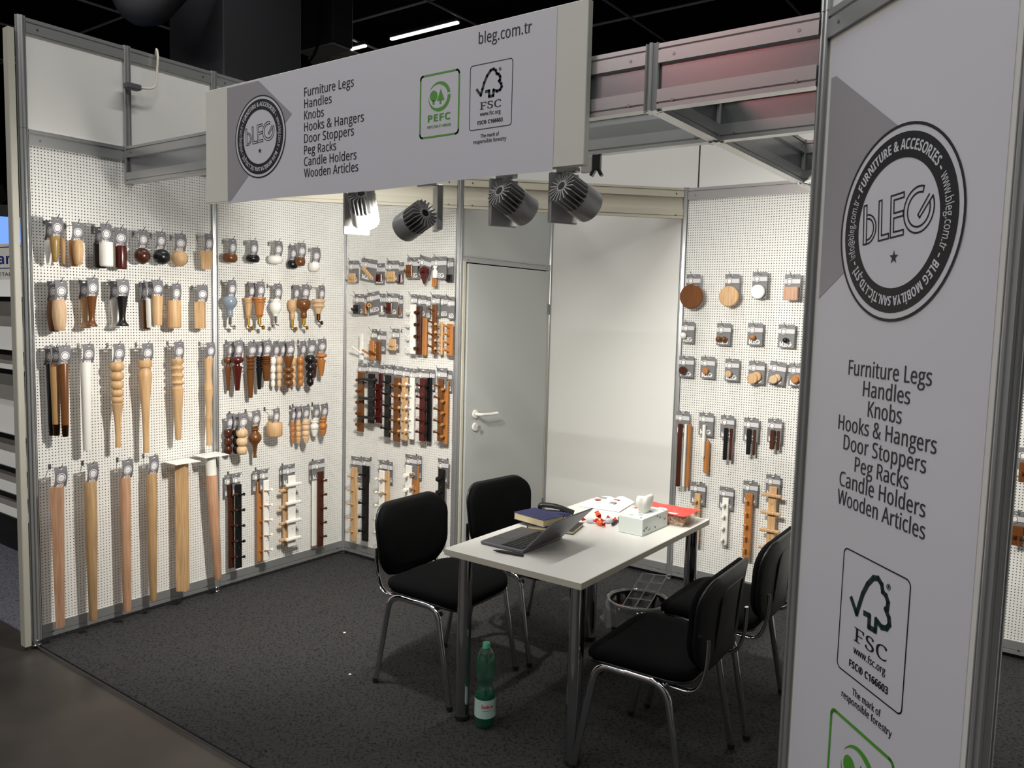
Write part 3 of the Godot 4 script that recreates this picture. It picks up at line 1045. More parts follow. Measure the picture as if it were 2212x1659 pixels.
# green two-trees forestry mark
func green_mark(p: Node, o: Vector2, w: float, z: float) -> void:
	var st := mb()
	round_frame(st, o, w, w * 1.2, w * 0.07, w * 0.035, z)
	var c := o + Vector2(0.50, 0.76) * w
	annulus(st, c, w * 0.215, w * 0.285, z, deg_to_rad(150), deg_to_rad(12), 30, 0.6)
	annulus(st, c, w * 0.215, w * 0.285, z, deg_to_rad(176), deg_to_rad(362), 40, 0.5)
	part(p, "green_swoosh", st, mt["ink_green"])
	st = mb()
	var el := PackedVector2Array()
	for k in 24:
		var a := TAU * k / 24.0
		el.append(o + (Vector2(0.35, 0.785) + Vector2(cos(a) * 0.098, sin(a) * 0.105)) * w)
	flat_poly(st, el, z)
	flat_poly(st, scaled(PackedVector2Array([Vector2(0.325, 0.62), Vector2(0.375, 0.62), Vector2(0.375, 0.7), Vector2(0.325, 0.7)]), o, w), z)
	flat_poly(st, scaled(PackedVector2Array([Vector2(0.44, 0.68), Vector2(0.633, 0.68), Vector2(0.535, 0.905)]), o, w), z)
	flat_poly(st, scaled(PackedVector2Array([Vector2(0.508, 0.615), Vector2(0.552, 0.615), Vector2(0.552, 0.685), Vector2(0.508, 0.685)]), o, w), z)
	part(p, "two_trees", st, mt["ink_green"])
	lettering(p, "PEFC", bold, mt["ink_green"], w * 0.135, v3(o + Vector2(0.5, 0.295) * w, z), w * 0.59, 1)
	lettering(p, "PEFC/54-31-00028", font, mt["ink_green"], w * 0.05, v3(o + Vector2(0.5, 0.168) * w, z), w * 0.61, 1)

const LINES := ["Furniture Legs", "Handles", "Knobs", "Hooks & Hangers", "Door Stoppers", "Peg Racks", "Candle Holders", "Wooden Articles"]

func header_sign() -> void:
	var o := thing("header_sign", "long white header sign with round badge and product list", "sign", Vector3(0.77, 2.145, 1.51))
	slab(o, "board", Vector3(1.0, 0.25, 0.014), Vector3(1.996, 0.496, 0.028), mt["sign_board"], 0.002)
	# printed sheet, slightly wavy along its free lower edge
	var st := mb()
	st.set_smooth_group(0)
	var x0 := 0.165
	var x1 := 1.885
	var nx := 40
	var ny := 8
	var wv := func(x: float, y: float) -> Vector3:
		var fx := (x - x0) / (x1 - x0)
		return Vector3(x, y - 0.006 + 0.004 * sin(fx * 9.0) * (1.0 - y / 0.5), 0.0292)
	for i in nx:
		for j in ny:
			var xa := lerpf(x0, x1, float(i) / nx)
			var xb := lerpf(x0, x1, float(i + 1) / nx)
			var ya := lerpf(-0.004, 0.5, float(j) / ny)
			var yb := lerpf(-0.004, 0.5, float(j + 1) / ny)
			quad(st, wv.call(xa, ya), wv.call(xa, yb), wv.call(xb, yb), wv.call(xb, ya))
	var p := part(o, "printed_sheet", st, mt["sheet"])
	var z := 0.0300
	st = mb()
	flat_poly(st, PackedVector2Array([Vector2(0.168, 0.488), Vector2(0.388, 0.488), Vector2(0.606, 0.326), Vector2(0.188, 0.0), Vector2(0.168, 0.0)]), z)
	part(p, "grey_chevron", st, mt["ink_grey"])
	badge(p, Vector2(0.398, 0.256), 0.171, z + 0.0006)
	var wid := [0.287, 0.163, 0.118, 0.343, 0.29, 0.19, 0.305, 0.315]
	for i in 8:
		lettering(p, LINES[i], font, mt["ink"], 0.034, Vector3(0.683, 0.383 - 0.0455 * i, z), wid[i])
	lettering(p, "bleg.com.tr", font, mt["ink"], 0.036, Vector3(1.574, 0.434, z), 0.216)
	green_mark(p, Vector2(1.314, 0.152), 0.178, z)
	forest_mark(p, Vector2(1.541, 0.154), 0.177, z)

func banner_print() -> void:
	var o := thing("banner", "tall printed banner on the slanted front panel at right", "banner", Vector3(3.5 * G, 0, 1.5 * G), -PI * 0.25)
	var st := mb()
	box(st, Vector3(0.345, 1.25, 0.0048), Vector3(0.624, 2.28, 0.0012))
	var p := part(o, "printed_sheet", st, mt["sheet"])
	var z := 0.0062
	st = mb()
	flat_poly(st, PackedVector2Array([Vector2(0.038, 2.305), Vector2(0.06, 2.305), Vector2(0.50, 2.005), Vector2(0.04, 1.744)]), z)
	part(p, "grey_chevron", st, mt["ink_grey"])
	badge(p, Vector2(0.345, 1.905), 0.218, z + 0.0005)
	var wid := [0.302, 0.172, 0.124, 0.36, 0.305, 0.2, 0.32, 0.328]
	for i in 8:
		lettering(p, LINES[i], font, mt["ink_soft"], 0.036, Vector3(0.347, 1.556 - 0.0462 * i, z), wid[i], 1)
	forest_mark(p, Vector2(0.226, 0.830), 0.252, z)
	green_mark(p, Vector2(0.215, 0.415), 0.25, z)

# ------------------------------------------------------------------ lamps of the stand
func spot_lamps() -> void:
	var spots := [
		[Vector3(1.655, 2.15, 1.44), Vector3(0.75, 0.6, 0.15), "first silver spot lamp below the sign, seen from behind", 3.7, -0.1, 58.0],
		[Vector3(2.03, 2.15, 1.44), Vector3(0.0, 1.3, 1.05), "second silver spot lamp below the sign, aimed left", 3.9, 1.0, 60.0],
		[Vector3(2.40, 2.15, 1.44), Vector3(2.95, 0.95, -0.98), "third silver spot lamp below the sign, aimed right", 3.1, 0.0, 46.0],
		[Vector3(2.65, 2.15, 1.44), Vector3(3.3, 1.05, -0.98), "fourth silver spot lamp, nearest the sign's right end", 3.1, 0.0, 46.0]]
	for s in spots:
		var p: Vector3 = s[0]
		var o := thing("spot_lamp", s[2], "lamp", p, 0.0, "spot lamps under the header sign")
		var side := -1.0 if s[4] < 0.5 else 1.0
		var st := mb()
		box(st, Vector3(0, 0.005, 0), Vector3(0.075, 0.016, 0.03), Transform3D.IDENTITY, 0.002)
		box(st, Vector3(0, 0.075, 0), Vector3(0.02, 0.14, 0.012))
		part(o, "mounting_clip", st, mt["steel"])
		st = mb()
		box(st, Vector3(0.045 * side, -0.08, -0.01), Vector3(0.022, 0.165, 0.105), Transform3D(Basis(Vector3.UP, 0.9 if side > 0 else -0.5), Vector3.ZERO), 0.003)
		part(o, "driver_box", st, mt["lamp_silver"])
		var head := Vector3(0.0, -0.085, 0.0)
		if s[4] > 0.5:
			head = Vector3(-0.03, -0.13, 0.03)
		elif s[4] < 0.0:
			head = Vector3(0.06, -0.065, 0.02)
		else:
			head = Vector3(0.045, -0.085, 0.02)
		var dirv: Vector3 = (s[1] - (p + head)).normalized()
		# +y of the head frame is the way the lamp shines
		var fr := frame_to(head - dirv * 0.07, head + dirv * 0.07)
		st = mb()
		lathe(st, [Vector2(0, 0.07), Vector2(0.053, 0.07), Vector2(0.055, 0.074), Vector2(0.055, 0.14), Vector2(0.052, 0.143), Vector2(0.048, 0.143), Vector2(0.048, 0.13), Vector2(0, 0.13)], 28, fr)
		part(o, "lamp_head", st, mt["lamp_silver"])
		st = mb()
		cyl(st, 0.022, 0.0, 0.072, 16, fr)
		for k in 20:
			var a := TAU * k / 20.0
			var fx := fr * Transform3D(Basis(Vector3.UP, a), Vector3.ZERO)
			box(st, Vector3(0.037, 0.036, 0), Vector3(0.033, 0.072, 0.0032), fx)
		var hs := part(o, "heat_sink", st, mt["lamp_silver"])
		st = mb()
		cyl(st, 0.014, -0.0012, 0.002, 16, fr)
		part(hs, "bore_shade_disc", st, mt["black_plastic"])  # black disc painted for the shade inside the hollow end
		st = mb()
		rod(st, head - dirv * 0.0, head + Vector3(0.05 * side, 0.0, 0.0), 0.008)
		part(o, "swivel", st, mt["steel"])
		st = mb()
		cyl(st, 0.047, 0.131, 0.134, 24, fr)
		part(o, "lens", st, mt["lens_glow"])
		var l := SpotLight3D.new()
		l.name = "spot_beam"
		l.light_energy = s[3]
		l.light_color = Color(1.0, 0.985, 0.95)
		l.light_size = 0.045
		l.spot_angle = s[5]
		l.spot_angle_attenuation = 1.0
		l.spot_range = 12.0
		l.shadow_enabled = true
		o.add_child(l)
		var lp := head + dirv * 0.09
		l.transform = Transform3D(Basis.looking_at(dirv, Vector3.UP if absf(dirv.y) < 0.95 else Vector3.RIGHT), lp)
	# black clamp hanging under the second beam
	var c := thing("black_clamp", "small black clamp hanging under the beam beside the sign", "clamp", Vector3(2.50, 2.295, 1.0))
	var st := mb()
	box(st, Vector3(0, -0.03, 0), Vector3(0.03, 0.06, 0.035), turned(Vector3.ZERO, 0.3), 0.003)
	box(st, Vector3(-0.02, -0.065, 0), Vector3(0.012, 0.03, 0.03), turned(Vector3.ZERO, 0.3, 0, 0.5), 0.002)
	box(st, Vector3(0.02, -0.065, 0), Vector3(0.012, 0.03, 0.03), turned(Vector3.ZERO, 0.3, 0, -0.5), 0.002)
	part(c, "clamp_body", st, mt["black_plastic"])
	slab(c, "clamp_plate", Vector3(-0.04, -0.035, 0.0), Vector3(0.05, 0.06, 0.02), mt["lamp_silver"], 0.002)

# rows of goods: phrase, wall, then kind, material, place along the wall, bottom height, height, width, distance from the wall, card offset, card top and bottom above the base, card width, turn, what it is
const GOODS := [
	["top row of leftmost pegboard", "L", [
		["foot","wht",-1.906,1.855,0.118,0.036,0.055,0.005,0.21,0.122,0.041,0,"white tapered cabriole foot at the back of first hook"],
		["foot","tan",-1.853,1.862,0.125,0.027,0.085,0,0,0,0,0,"grooved tan carved foot beside the olive one"],
		["foot","olv",-1.906,1.869,0.12,0.043,0.12,0.005,0.208,0.123,0.053,0,"olive-tan carved leaf foot in front on first hook"],
		["barrel","org",-1.789,1.856,0.127,0.046,0.06,0,0,0,0,0,"orange-brown barrel foot behind the natural barrel foot"],
		["barrel","nat",-1.798,1.863,0.117,0.046,0.115,-0.008,0.201,0.118,0.057,0,"natural beech barrel foot on second hook"],
		["cyl","blk",-1.666,1.855,0.119,0.06,0.06,-0.009,0.2,0.118,0.048,0,"black cylinder foot half hidden by the white one"],
		["cyl","wht",-1.665,1.863,0.12,0.062,0.12,-0.009,0.207,0.121,0.058,0,"white rounded cylinder foot"],
		["cyl","mah",-1.573,1.856,0.117,0.054,0.085,-0.009,0.205,0.118,0.07,0,"dark red-brown cylinder foot"],
		["ball","dkb",-1.462,1.888,0.085,0.08,0.085,-0.005,0.174,0.089,0.054,0,"dark brown glossy ball foot"],
		["ball","blk",-1.356,1.892,0.083,0.087,0.085,-0.014,0.17,0.088,0.058,0,"black glossy ball foot"],
		["ball","nat",-1.25,1.889,0.087,0.085,0.08,-0.007,0.172,0.088,0.071,0,"natural beech ball foot"],
		["wedge","nat",-1.101,1.884,0.098,0.081,0.1,0.001,0.192,0.098,0.054,0.75,"natural square block foot tapering downward, last in row"],
	]],
	["second row of leftmost pegboard", "L", [
		["barrel","brn",-1.888,1.541,0.149,0.062,0.055,-0.01,0.24,0.153,0.029,0,"glossy brown barrel foot behind the pale one"],
		["barrel","pal",-1.891,1.547,0.147,0.062,0.115,0.002,0.238,0.149,0.059,0,"pale beech barrel foot on first hook"],
		["flare","nat",-1.743,1.558,0.147,0.053,0.055,-0.01,0.234,0.146,0.036,0,"natural trumpet-shaped foot behind the brown one"],
		["flare","brn",-1.74,1.568,0.148,0.054,0.115,-0.001,0.237,0.15,0.058,0,"brown trumpet-shaped foot on second hook"],
		["flare","wht",-1.596,1.558,0.145,0.05,0.055,-0.006,0.237,0.147,0.038,0,"white trumpet-shaped foot behind the black one"],
		["flare","blk",-1.588,1.571,0.15,0.06,0.115,-0.004,0.233,0.15,0.067,0,"black trumpet-shaped foot on third hook"],
		["taper","brn",-1.422,1.553,0.152,0.044,0.04,-0.013,0.241,0.152,0.024,0,"brown tapered cylinder foot at back of fourth hook"],
		["taper","wht",-1.419,1.561,0.149,0.046,0.08,-0.012,0.238,0.149,0.034,0,"off-white tapered cylinder foot, middle of fourth hook"],
		["taper","nat",-1.403,1.574,0.153,0.055,0.12,-0.007,0.235,0.155,0.063,0,"natural tapered cylinder foot in front of fourth hook"],
		["cyl","nat",-1.291,1.559,0.148,0.074,0.085,0.005,0.237,0.148,0.056,0,"natural thick plain cylinder foot"],
		["block","nat",-1.134,1.557,0.15,0.07,0.085,0.002,0.239,0.152,0.072,0.75,"natural square straight foot, last in row"],
	]],
	["third row of leftmost pegboard", "L", [
		["tleg","blk",-1.908,1.038,0.349,0.031,0.04,-0.003,0.434,0.349,0.021,0,"black tapered leg at back of first hook"],
		["tleg","tan",-1.901,1.042,0.347,0.045,0.08,-0.003,0.429,0.348,0.036,0,"tan tapered leg with brass tip, middle of first hook"],
		["tleg","brn",-1.879,1.039,0.353,0.043,0.12,-0.002,0.439,0.353,0.06,0,"brown tapered leg with brass tip in front of first hook"],
		["taper","wht",-1.762,0.953,0.438,0.05,0.09,0.006,0.529,0.441,0.059,0,"long white tapered leg"],
		["beads","nat",-1.613,0.953,0.44,0.072,0.1,0.002,0.529,0.442,0.061,0,"natural turned leg with five stacked beads"],
		["vase","nat",-1.465,0.905,0.488,0.071,0.1,0.005,0.577,0.49,0.063,0,"natural turned vase-shaped leg with square collar"],
		["rings","nat",-1.282,0.954,0.44,0.068,0.1,-0.001,0.533,0.443,0.059,0,"natural turned leg with four sharp rings"],
		["bamboo","nat",-1.095,0.9,0.493,0.051,0.1,0.003,0.581,0.496,0.055,0,"slim natural bamboo-style leg, last in row"],
	]],
	["bottom row of leftmost pegboard", "L", [
		["sqtaper","red",-1.915,0.1,0.698,0.073,0.1,0.01,0.795,0.701,0.062,0.9,"reddish square tapered table leg"],
		["ltaper","oak",-1.752,0.083,0.713,0.057,0.09,0.004,0.808,0.714,0.057,0,"oak-coloured round tapered table leg, second from left"],
		["taper","red",-1.576,0.078,0.711,0.053,0.09,0.005,0.806,0.712,0.061,0,"reddish straight round table leg"],
		["ltaper","oak",-1.432,0.096,0.693,0.054,0.09,0.003,0.79,0.693,0.057,0,"slim oak-coloured round leg beside the plated square leg"],
		["block","nat",-1.258,0.105,0.719,0.076,0.09,0,0,0,0,0.62,"pale square table leg under a white mounting plate"],
		["plegs","red",-1.082,0.119,0.707,0.062,0.1,0,0,0,0,0,"tilted reddish leg with white collar under a white plate"],
	]],
	["top row of second pegboard", "L", [
		["bun","brn",-0.94,1.931,0.051,0.083,0.08,0.003,0.134,0.045,0.051,0,"brown flat bun foot"],
		["bun","blk",-0.789,1.941,0.044,0.082,0.08,-0.006,0.128,0.043,0.057,0,"black flat bun foot"],
		["bun","wht",-0.629,1.945,0.047,0.087,0.08,0.006,0.135,0.047,0.064,0,"wide white flat bun foot"],
		["bun","blk",-0.478,1.925,0.051,0.07,0.05,-0.01,0.14,0.052,0.051,0,"small black bun foot behind the brown one"],
		["bun","brn",-0.46,1.942,0.053,0.065,0.1,-0.002,0.14,0.053,0.066,0,"small brown bun foot, fourth hook"],
		["bun","wht",-0.316,1.918,0.057,0.07,0.06,0,0.147,0.057,0.071,0,"small white bun foot, last in row"],
	]],
	["second row of second pegboard", "L", [
		["bulbc","gry",-0.949,1.621,0.12,0.079,0.09,0,0.211,0.122,0.057,0,"blue-grey bulb foot with caster wheel"],
		["hexc","nat",-0.801,1.615,0.121,0.057,0.055,0.011,0.21,0.122,0.049,0,"natural tapered foot with caster behind the brown one"],
		["hexc","org",-0.765,1.621,0.119,0.078,0.11,-0.005,0.211,0.121,0.057,0,"brown tapered foot with brass caster"],
		["urnc","wht",-0.635,1.631,0.102,0.072,0.09,0.003,0.194,0.102,0.062,0,"white urn-shaped foot with caster wheel"],
		["bulbc","nat",-0.48,1.611,0.123,0.059,0.055,0.014,0.214,0.124,0.052,0,"honey bulb foot with caster behind the brown one"],
		["bulbc","brn",-0.439,1.62,0.121,0.088,0.11,-0.003,0.209,0.121,0.067,0,"brown bulb foot with brass caster"],
		["ringc","pal",-0.305,1.65,0.093,0.087,0.09,0.006,0.179,0.088,0.055,0,"pale ringed foot with bronze caster, last in row"],
	]],
	["third row of second pegboard", "L", [
		["cone","brn",-0.939,1.197,0.197,0.049,0.055,0.006,0.286,0.196,0.047,0,"brown pointed leg with bun top behind the red one"],
		["cone","mah",-0.917,1.2,0.198,0.072,0.11,-0.003,0.29,0.199,0.058,0,"dark red pointed leg with bun top"],
		["rings","brn",-0.804,1.147,0.248,0.057,0.075,0.002,0.329,0.248,0.066,0,"long brown ringed tapered leg"],
		["rings","blk",-0.749,1.194,0.2,0.044,0.085,-0.003,0.287,0.2,0.044,0,"black ringed tapered leg between two brown ones"],
		["rings","brn",-0.724,1.246,0.15,0.065,0.12,-0.007,0.242,0.15,0.063,0,"short brown ringed leg in front"],
		["balls","wht",-0.631,1.195,0.192,0.038,0.06,0.013,0.281,0.191,0.037,0,"white stacked-ball leg"],
		["balls","pal",-0.597,1.194,0.195,0.042,0.075,0.017,0.284,0.195,0.037,0,"pale stacked-ball leg beside the white one"],
		["balls","nat",-0.483,1.195,0.181,0.035,0.07,0,0,0,0,0,"natural stacked-ball leg behind the brown cone"],
		["conerings","brn",-0.564,1.193,0.2,0.068,0.12,0,0.287,0.2,0.066,0,"brown cone leg with three discs below"],
		["balls","org",-0.443,1.191,0.195,0.05,0.085,0.007,0.289,0.194,0.049,0,"orange stacked-ball leg"],
		["balls","blk",-0.396,1.194,0.201,0.067,0.12,-0.004,0.29,0.203,0.075,0,"black stacked-ball leg"],
		["cone","mah",-0.3,1.24,0.119,0.039,0.05,0,0,0,0,0,"dark red pointed leg behind the orange one"],
		["cone","org",-0.298,1.254,0.147,0.075,0.11,-0.011,0.238,0.153,0.075,0,"orange pointed leg with bun top, last in row"],
	]],
	["fourth row of second pegboard", "L", [
		["balls3","dkb",-0.943,0.824,0.15,0.051,0.055,0.003,0.238,0.15,0.056,0,"dark brown three-ball foot"],
		["balls3","blk",-0.902,0.824,0.148,0.043,0.075,-0.008,0.235,0.149,0.036,0,"black three-ball foot between brown and pale ones"],
		["balls3","pal",-0.895,0.824,0.153,0.067,0.12,-0.005,0.246,0.153,0.068,0,"pale three-ball foot in front"],
		["vase2","brn",-0.784,0.788,0.192,0.078,0.09,-0.006,0.285,0.192,0.063,0,"brown turned pear-shaped foot"],
		["cyl","nat",-0.651,0.903,0.085,0.094,0.1,-0.004,0.172,0.085,0.055,0,"natural wide short cylinder foot"],
		["spool","org",-0.473,0.832,0.141,0.028,0.05,-0.004,0.232,0.142,0.034,0,"orange spool-turned leg at back"],
		["spool","nat",-0.453,0.833,0.146,0.038,0.08,-0.01,0.237,0.147,0.042,0,"honey spool-turned leg, middle of three"],
		["spool","pal",-0.428,0.84,0.149,0.052,0.12,-0.013,0.237,0.15,0.062,0,"pale spool-turned leg in front of three"],
		["spool2","wht",-0.317,0.863,0.117,0.056,0.07,-0.001,0.204,0.117,0.058,0,"white short turned leg"],
		["spool2","org",-0.281,0.866,0.12,0.055,0.11,-0.004,0.21,0.12,0.062,0,"orange short turned leg, last in row"],
	]],
	["bottom row of second pegboard", "L", [
		["_pegs","dkb",-0.927,0.14,0.504,0.043,0.05,-0.004,0.558,0.432,0.052,0,"brown peg rack behind the black one"],
		["_pegs","blk",-0.912,0.147,0.502,0.049,0.1,0,0.565,0.438,0.05,0,"black peg rack with round pegs"],
		["_pegs","org",-0.728,0.131,0.498,0.047,0.05,-0.011,0.564,0.436,0.051,0,"orange-brown peg rack beside the white one"],
		["_pegs","wht",-0.718,0.147,0.496,0.047,0.1,-0.002,0.561,0.436,0.06,0,"white peg rack with round pegs"],
		["_bars","nat",-0.535,0.184,0.414,0.035,0.045,-0.006,0.51,0.396,0.035,0,"natural bar rack behind the white one"],
		["_bars","wht",-0.515,0.185,0.454,0.068,0.085,-0.007,0.521,0.416,0.093,0,"white rack with four cross bars"],
		["_plain","wht",-0.302,0.132,0.436,0.042,0.045,-0.006,0.56,0.436,0.038,0,"plain white wall rail behind the dark brown rack"],
		["_pegs","dkb",-0.276,0.129,0.498,0.056,0.075,-0.004,0.573,0.451,0.107,0,"dark brown peg rack, last in row"],
	]],
	["top row of pegboard left of the door", "B", [
		["_plate","nat",0.148,1.855,0.063,0.067,0.07,-0.004,0.146,0,0.094,0,"card with natural plate hook, first in row"],
		["_card","mah",0.358,1.865,0.046,0.085,0.045,0.001,0.116,-0.018,0.085,0,"grey carded hook behind the tilted card"],
		["_diag","nat",0.3,1.889,0.058,0.089,0.08,0.003,0.118,-0.02,0.14,0,"tilted card with slanted natural bar"],
		["_card","mah",0.55,1.855,0.054,0.044,0.045,-0.007,0.131,-0.004,0.053,0,"grey carded hook behind the natural double hook"],
		["_plate","nat",0.508,1.861,0.065,0.078,0.08,-0.001,0.133,0.003,0.102,0,"card with natural double hook plate"],
		["_plate","brn",0.669,1.889,0.075,0.058,0.085,0.018,0.121,-0.008,0.104,0,"card with two brown hook plates"],
		["_drop","mah",0.795,1.857,0.096,0.074,0.085,-0.003,0.155,0.031,0.105,0,"tilted card with dark red drop-shaped hook"],
		["_card","blk",0.955,1.863,0.043,0.051,0.045,-0.006,0.142,-0.004,0.051,0,"grey carded black hook at the row end"],
		["_bottle","wht",0.898,1.881,0.073,0.043,0.09,0.003,0.129,-0.004,0.113,0,"card with white bottle-shaped hook"],
	]],
	["second row of pegboard left of the door", "B", [
		["_plate","blk",0.203,1.655,0.059,0.065,0.08,0.006,0.129,-0.002,0.086,0,"card with black plate hooks, first in row"],
		["_card","org",0.244,1.654,0.07,0.04,0.05,-0.008,0.122,0,0.04,0,"grey carded orange hook between two cards"],
		["_card","wht",0.389,1.666,0.046,0.039,0.05,-0.002,0.123,-0.018,0.059,0,"grey carded white hook with printed name"],
		["_ring","brn",0.34,1.702,0.032,0.072,0.085,-0.001,0.095,-0.039,0.107,0,"tilted card with brown ring hook"],
		["_card","brn",0.552,1.656,0.05,0.028,0.045,-0.011,0.123,-0.016,0.047,0,"grey carded hook at the row end"],
		["_plate","mah",0.503,1.664,0.068,0.054,0.085,0.008,0.125,-0.011,0.101,0,"card with dark red plate hook"],
		["_hooks","wht",0.694,1.418,0.306,0.055,0.07,-0.01,0.368,0.234,0.05,0,"white long hook rail"],
		["_knobs","dkb",0.729,1.417,0.296,0.047,0.05,0,0.363,0.23,0.075,0,"dark brown knob rail beside the white rail"],
		["_plain","org",0.767,1.412,0.231,0.043,0.04,0.007,0.36,0.227,0.039,0,"orange rail behind the dark brown one"],
		["_pegs","brn",0.87,1.427,0.297,0.042,0.07,-0.008,0.358,0.225,0.063,0,"brown peg rail in the middle"],
		["_pegs","nat",0.905,1.423,0.197,0.031,0.045,0.002,0.358,0.228,0.063,0,"natural peg rail behind the brown one"],
		["_pegs","org",0.986,1.421,0.192,0.057,0.06,-0.009,0.352,0.218,0.051,0,"orange peg rail, last in row"],
	]],
	["third row of pegboard left of the door", "B", [
		["_yhook","wht",0.235,1.356,0.17,0.044,0.06,0,0,0,0,0,"white slanted coat hook, first in row"],
		["_yhook","org",0.341,1.362,0.126,0.06,0.07,0,0.198,0.131,0.044,0,"orange slanted coat hook"],
		["_yhook","brn",0.391,1.362,0.119,0.054,0.06,0.004,0.186,0.054,0.08,0,"brown slanted coat hook"],
		["_plate","nat",0.527,1.432,0.073,0.063,0.075,0.009,0.137,0.005,0.06,0,"card with natural double hook, last in row"],
	]],
	["fourth row of pegboard left of the door", "B", [
		["_knobs","brn",0.22,0.882,0.395,0.07,0.05,-0.008,0.45,0.386,0.082,0,"brown knob rack, first in row"],
		["_knobs","mah",0.383,0.954,0.325,0.067,0.045,-0.002,0.377,0.321,0.049,0,"dark red knob rack behind the black one"],
		["_bars","blk",0.349,0.952,0.323,0.067,0.08,-0.008,0.388,0.326,0.101,0,"black rack with three cross bars"],
		["_pegs","blk",0.486,0.878,0.397,0.063,0.07,-0.011,0.459,0.314,0.074,0,"black peg rack right of the cross-bar rack"],
		["_pegs","brn",0.558,0.858,0.405,0.067,0.06,-0.017,0.474,0.338,0.078,0,"brown peg rack right of the black one"],
		["_pegs","nat",0.622,0.869,0.398,0.059,0.055,-0.014,0.459,0.326,0.061,0,"natural peg rack beside the white one"],
		["_pegs","wht",0.678,0.881,0.389,0.047,0.05,-0.008,0.443,0.312,0.065,0,"white peg rack in the middle"],
		["_pegs","mah",0.782,0.885,0.389,0.061,0.065,-0.018,0.445,0.321,0.096,0,"dark red peg rack"],
		["_knobs","blk",0.812,0.881,0.398,0.043,0.04,0.003,0.447,0.319,0.047,0,"black knob rack beside the dark red one"],
		["_knobs","org",0.944,0.88,0.388,0.043,0.035,0.003,0.45,0.318,0.048,0,"orange-brown knob rack at the row end"],
		["_pegs","brn",0.925,0.9,0.381,0.047,0.065,-0.01,0.444,0.314,0.082,0,"brown peg rack next to the door post"],
	]],
	["bottom row of pegboard left of the door", "B", [
		["_pegs","nat",0.175,0.134,0.504,0.066,0.06,0.001,0.572,0.43,0.105,0,"natural peg rack, first in row"],
		["_pegs","blk",0.282,0.157,0.506,0.07,0.06,-0.014,0.555,0.42,0.071,0,"black peg rack beside the natural one"],
		["_pegs","nat",0.462,0.185,0.464,0.044,0.04,0.004,0.522,0.381,0.046,0,"natural peg rack behind the white one"],
		["_pegs","wht",0.432,0.183,0.469,0.057,0.06,-0.008,0.531,0.385,0.078,0,"white peg rack with pointed pegs"],
		["_pegs","org",0.713,0.233,0.485,0.05,0.04,0.008,0.547,0.396,0.036,0,"orange peg rack behind the big white one"],
		["_knobs","wht",0.677,0.233,0.487,0.064,0.07,0,0.551,0.404,0.1,0,"white rack with large round knobs"],
		["_knobs","blk",0.941,0.282,0.45,0.06,0.06,-0.006,0.507,0.348,0.085,0,"black rack with large round knob"],
	]],
	["top row of right-hand pegboard", "R", [
		["_disc","brn",2.095,1.739,0.149,0.149,0.1,-0.003,0.21,0.089,0.089,0,"large brown round disc hanger on a card"],
		["_disc","nat",2.325,1.758,0.118,0.12,0.09,0.006,0.19,0.072,0.087,0,"natural round disc hanger on a card"],
		["_disc","wht",2.496,1.804,0.082,0.081,0.09,0,0.155,-0.002,0.086,0,"small white round disc hanger on a card"],
		["_square","red",2.683,1.798,0.076,0.083,0.08,-0.003,0.147,0.034,0.087,0,"square natural wood hanger on a card"],
	]],
	["second row of right-hand pegboard", "R", [
		["_knob","wht",2.042,1.555,0.039,0.039,0.07,0.017,0.106,-0.025,0.078,0,"card with white ball knob"],
		["_knob2","brn",2.285,1.545,0.035,0.072,0.07,0.002,0.113,-0.02,0.086,0,"card with two brown ball knobs"],
		["_knob","org",2.474,1.565,0.032,0.034,0.07,0.004,0.098,-0.032,0.089,0,"card with orange-brown ball knob"],
		["_knob","blk",2.665,1.556,0.031,0.035,0.07,-0.005,0.105,-0.029,0.091,0,"card with black ball knob"],
	]],
	["third row of right-hand pegboard", "R", [
		["_dknob","dkb",2.049,1.335,0.05,0.066,0.07,0.008,0.114,-0.018,0.097,0,"card with dark brown disc knob"],
		["_dknob","org",2.195,1.347,0.038,0.04,0.07,0.001,0.105,-0.027,0.091,0,"card with orange-brown disc knob"],
		["_dknob","nat",2.34,1.339,0.038,0.042,0.07,0.009,0.108,-0.025,0.086,0,"card with small natural disc knob"],
		["_dknob2","nat",2.494,1.309,0.062,0.067,0.07,0.004,0.132,-0.001,0.093,0,"card with two large natural disc knobs"],
		["_dknob2","pal",2.616,1.319,0.048,0.055,0.07,0.009,0.126,-0.007,0.096,0,"slightly tilted card with two natural disc knobs"],
		["_dknob2","org",2.735,1.33,0.043,0.044,0.07,-0.008,0.111,-0.015,0.082,0,"card with bright orange disc knobs beside the banner post"],
	]],
	["fourth row of right-hand pegboard", "R", [
		["_bar3","dkb",2.047,0.632,0.395,0.041,0.07,0.003,0.469,0.329,0.086,0,"card with long dark, white and brown handle bars"],
		["_bar2","wht",2.203,0.838,0.199,0.029,0.07,0,0.27,0.13,0.092,0,"card with white and orange handle bars"],
		["_bar1","blk",2.341,0.838,0.195,0.034,0.07,-0.004,0.266,0.127,0.084,0,"card with black handle bar, third from left"],
		["_bar1","blk",2.482,0.889,0.152,0.037,0.07,0.001,0.214,0.074,0.088,0,"card with shorter black handle bar"],
		["_bar1","dkb",2.621,0.936,0.113,0.039,0.07,0.001,0.176,0.037,0.081,0,"card with short dark brown handle bar"],
	]],
	["bottom row of right-hand pegboard", "R", [
		["_knobs","nat",2.176,0.279,0.324,0.047,0.06,-0.008,0.389,0.253,0.093,0,"natural knob rack behind the table edge"],
		["_knobs","wht",2.351,0.311,0.292,0.049,0.05,-0.005,0.353,0.216,0.089,0,"white rack with four round knobs"],
		["_pegs","org",2.497,0.26,0.393,0.057,0.06,-0.002,0.464,0.323,0.088,0,"orange rack with four slanted pegs"],
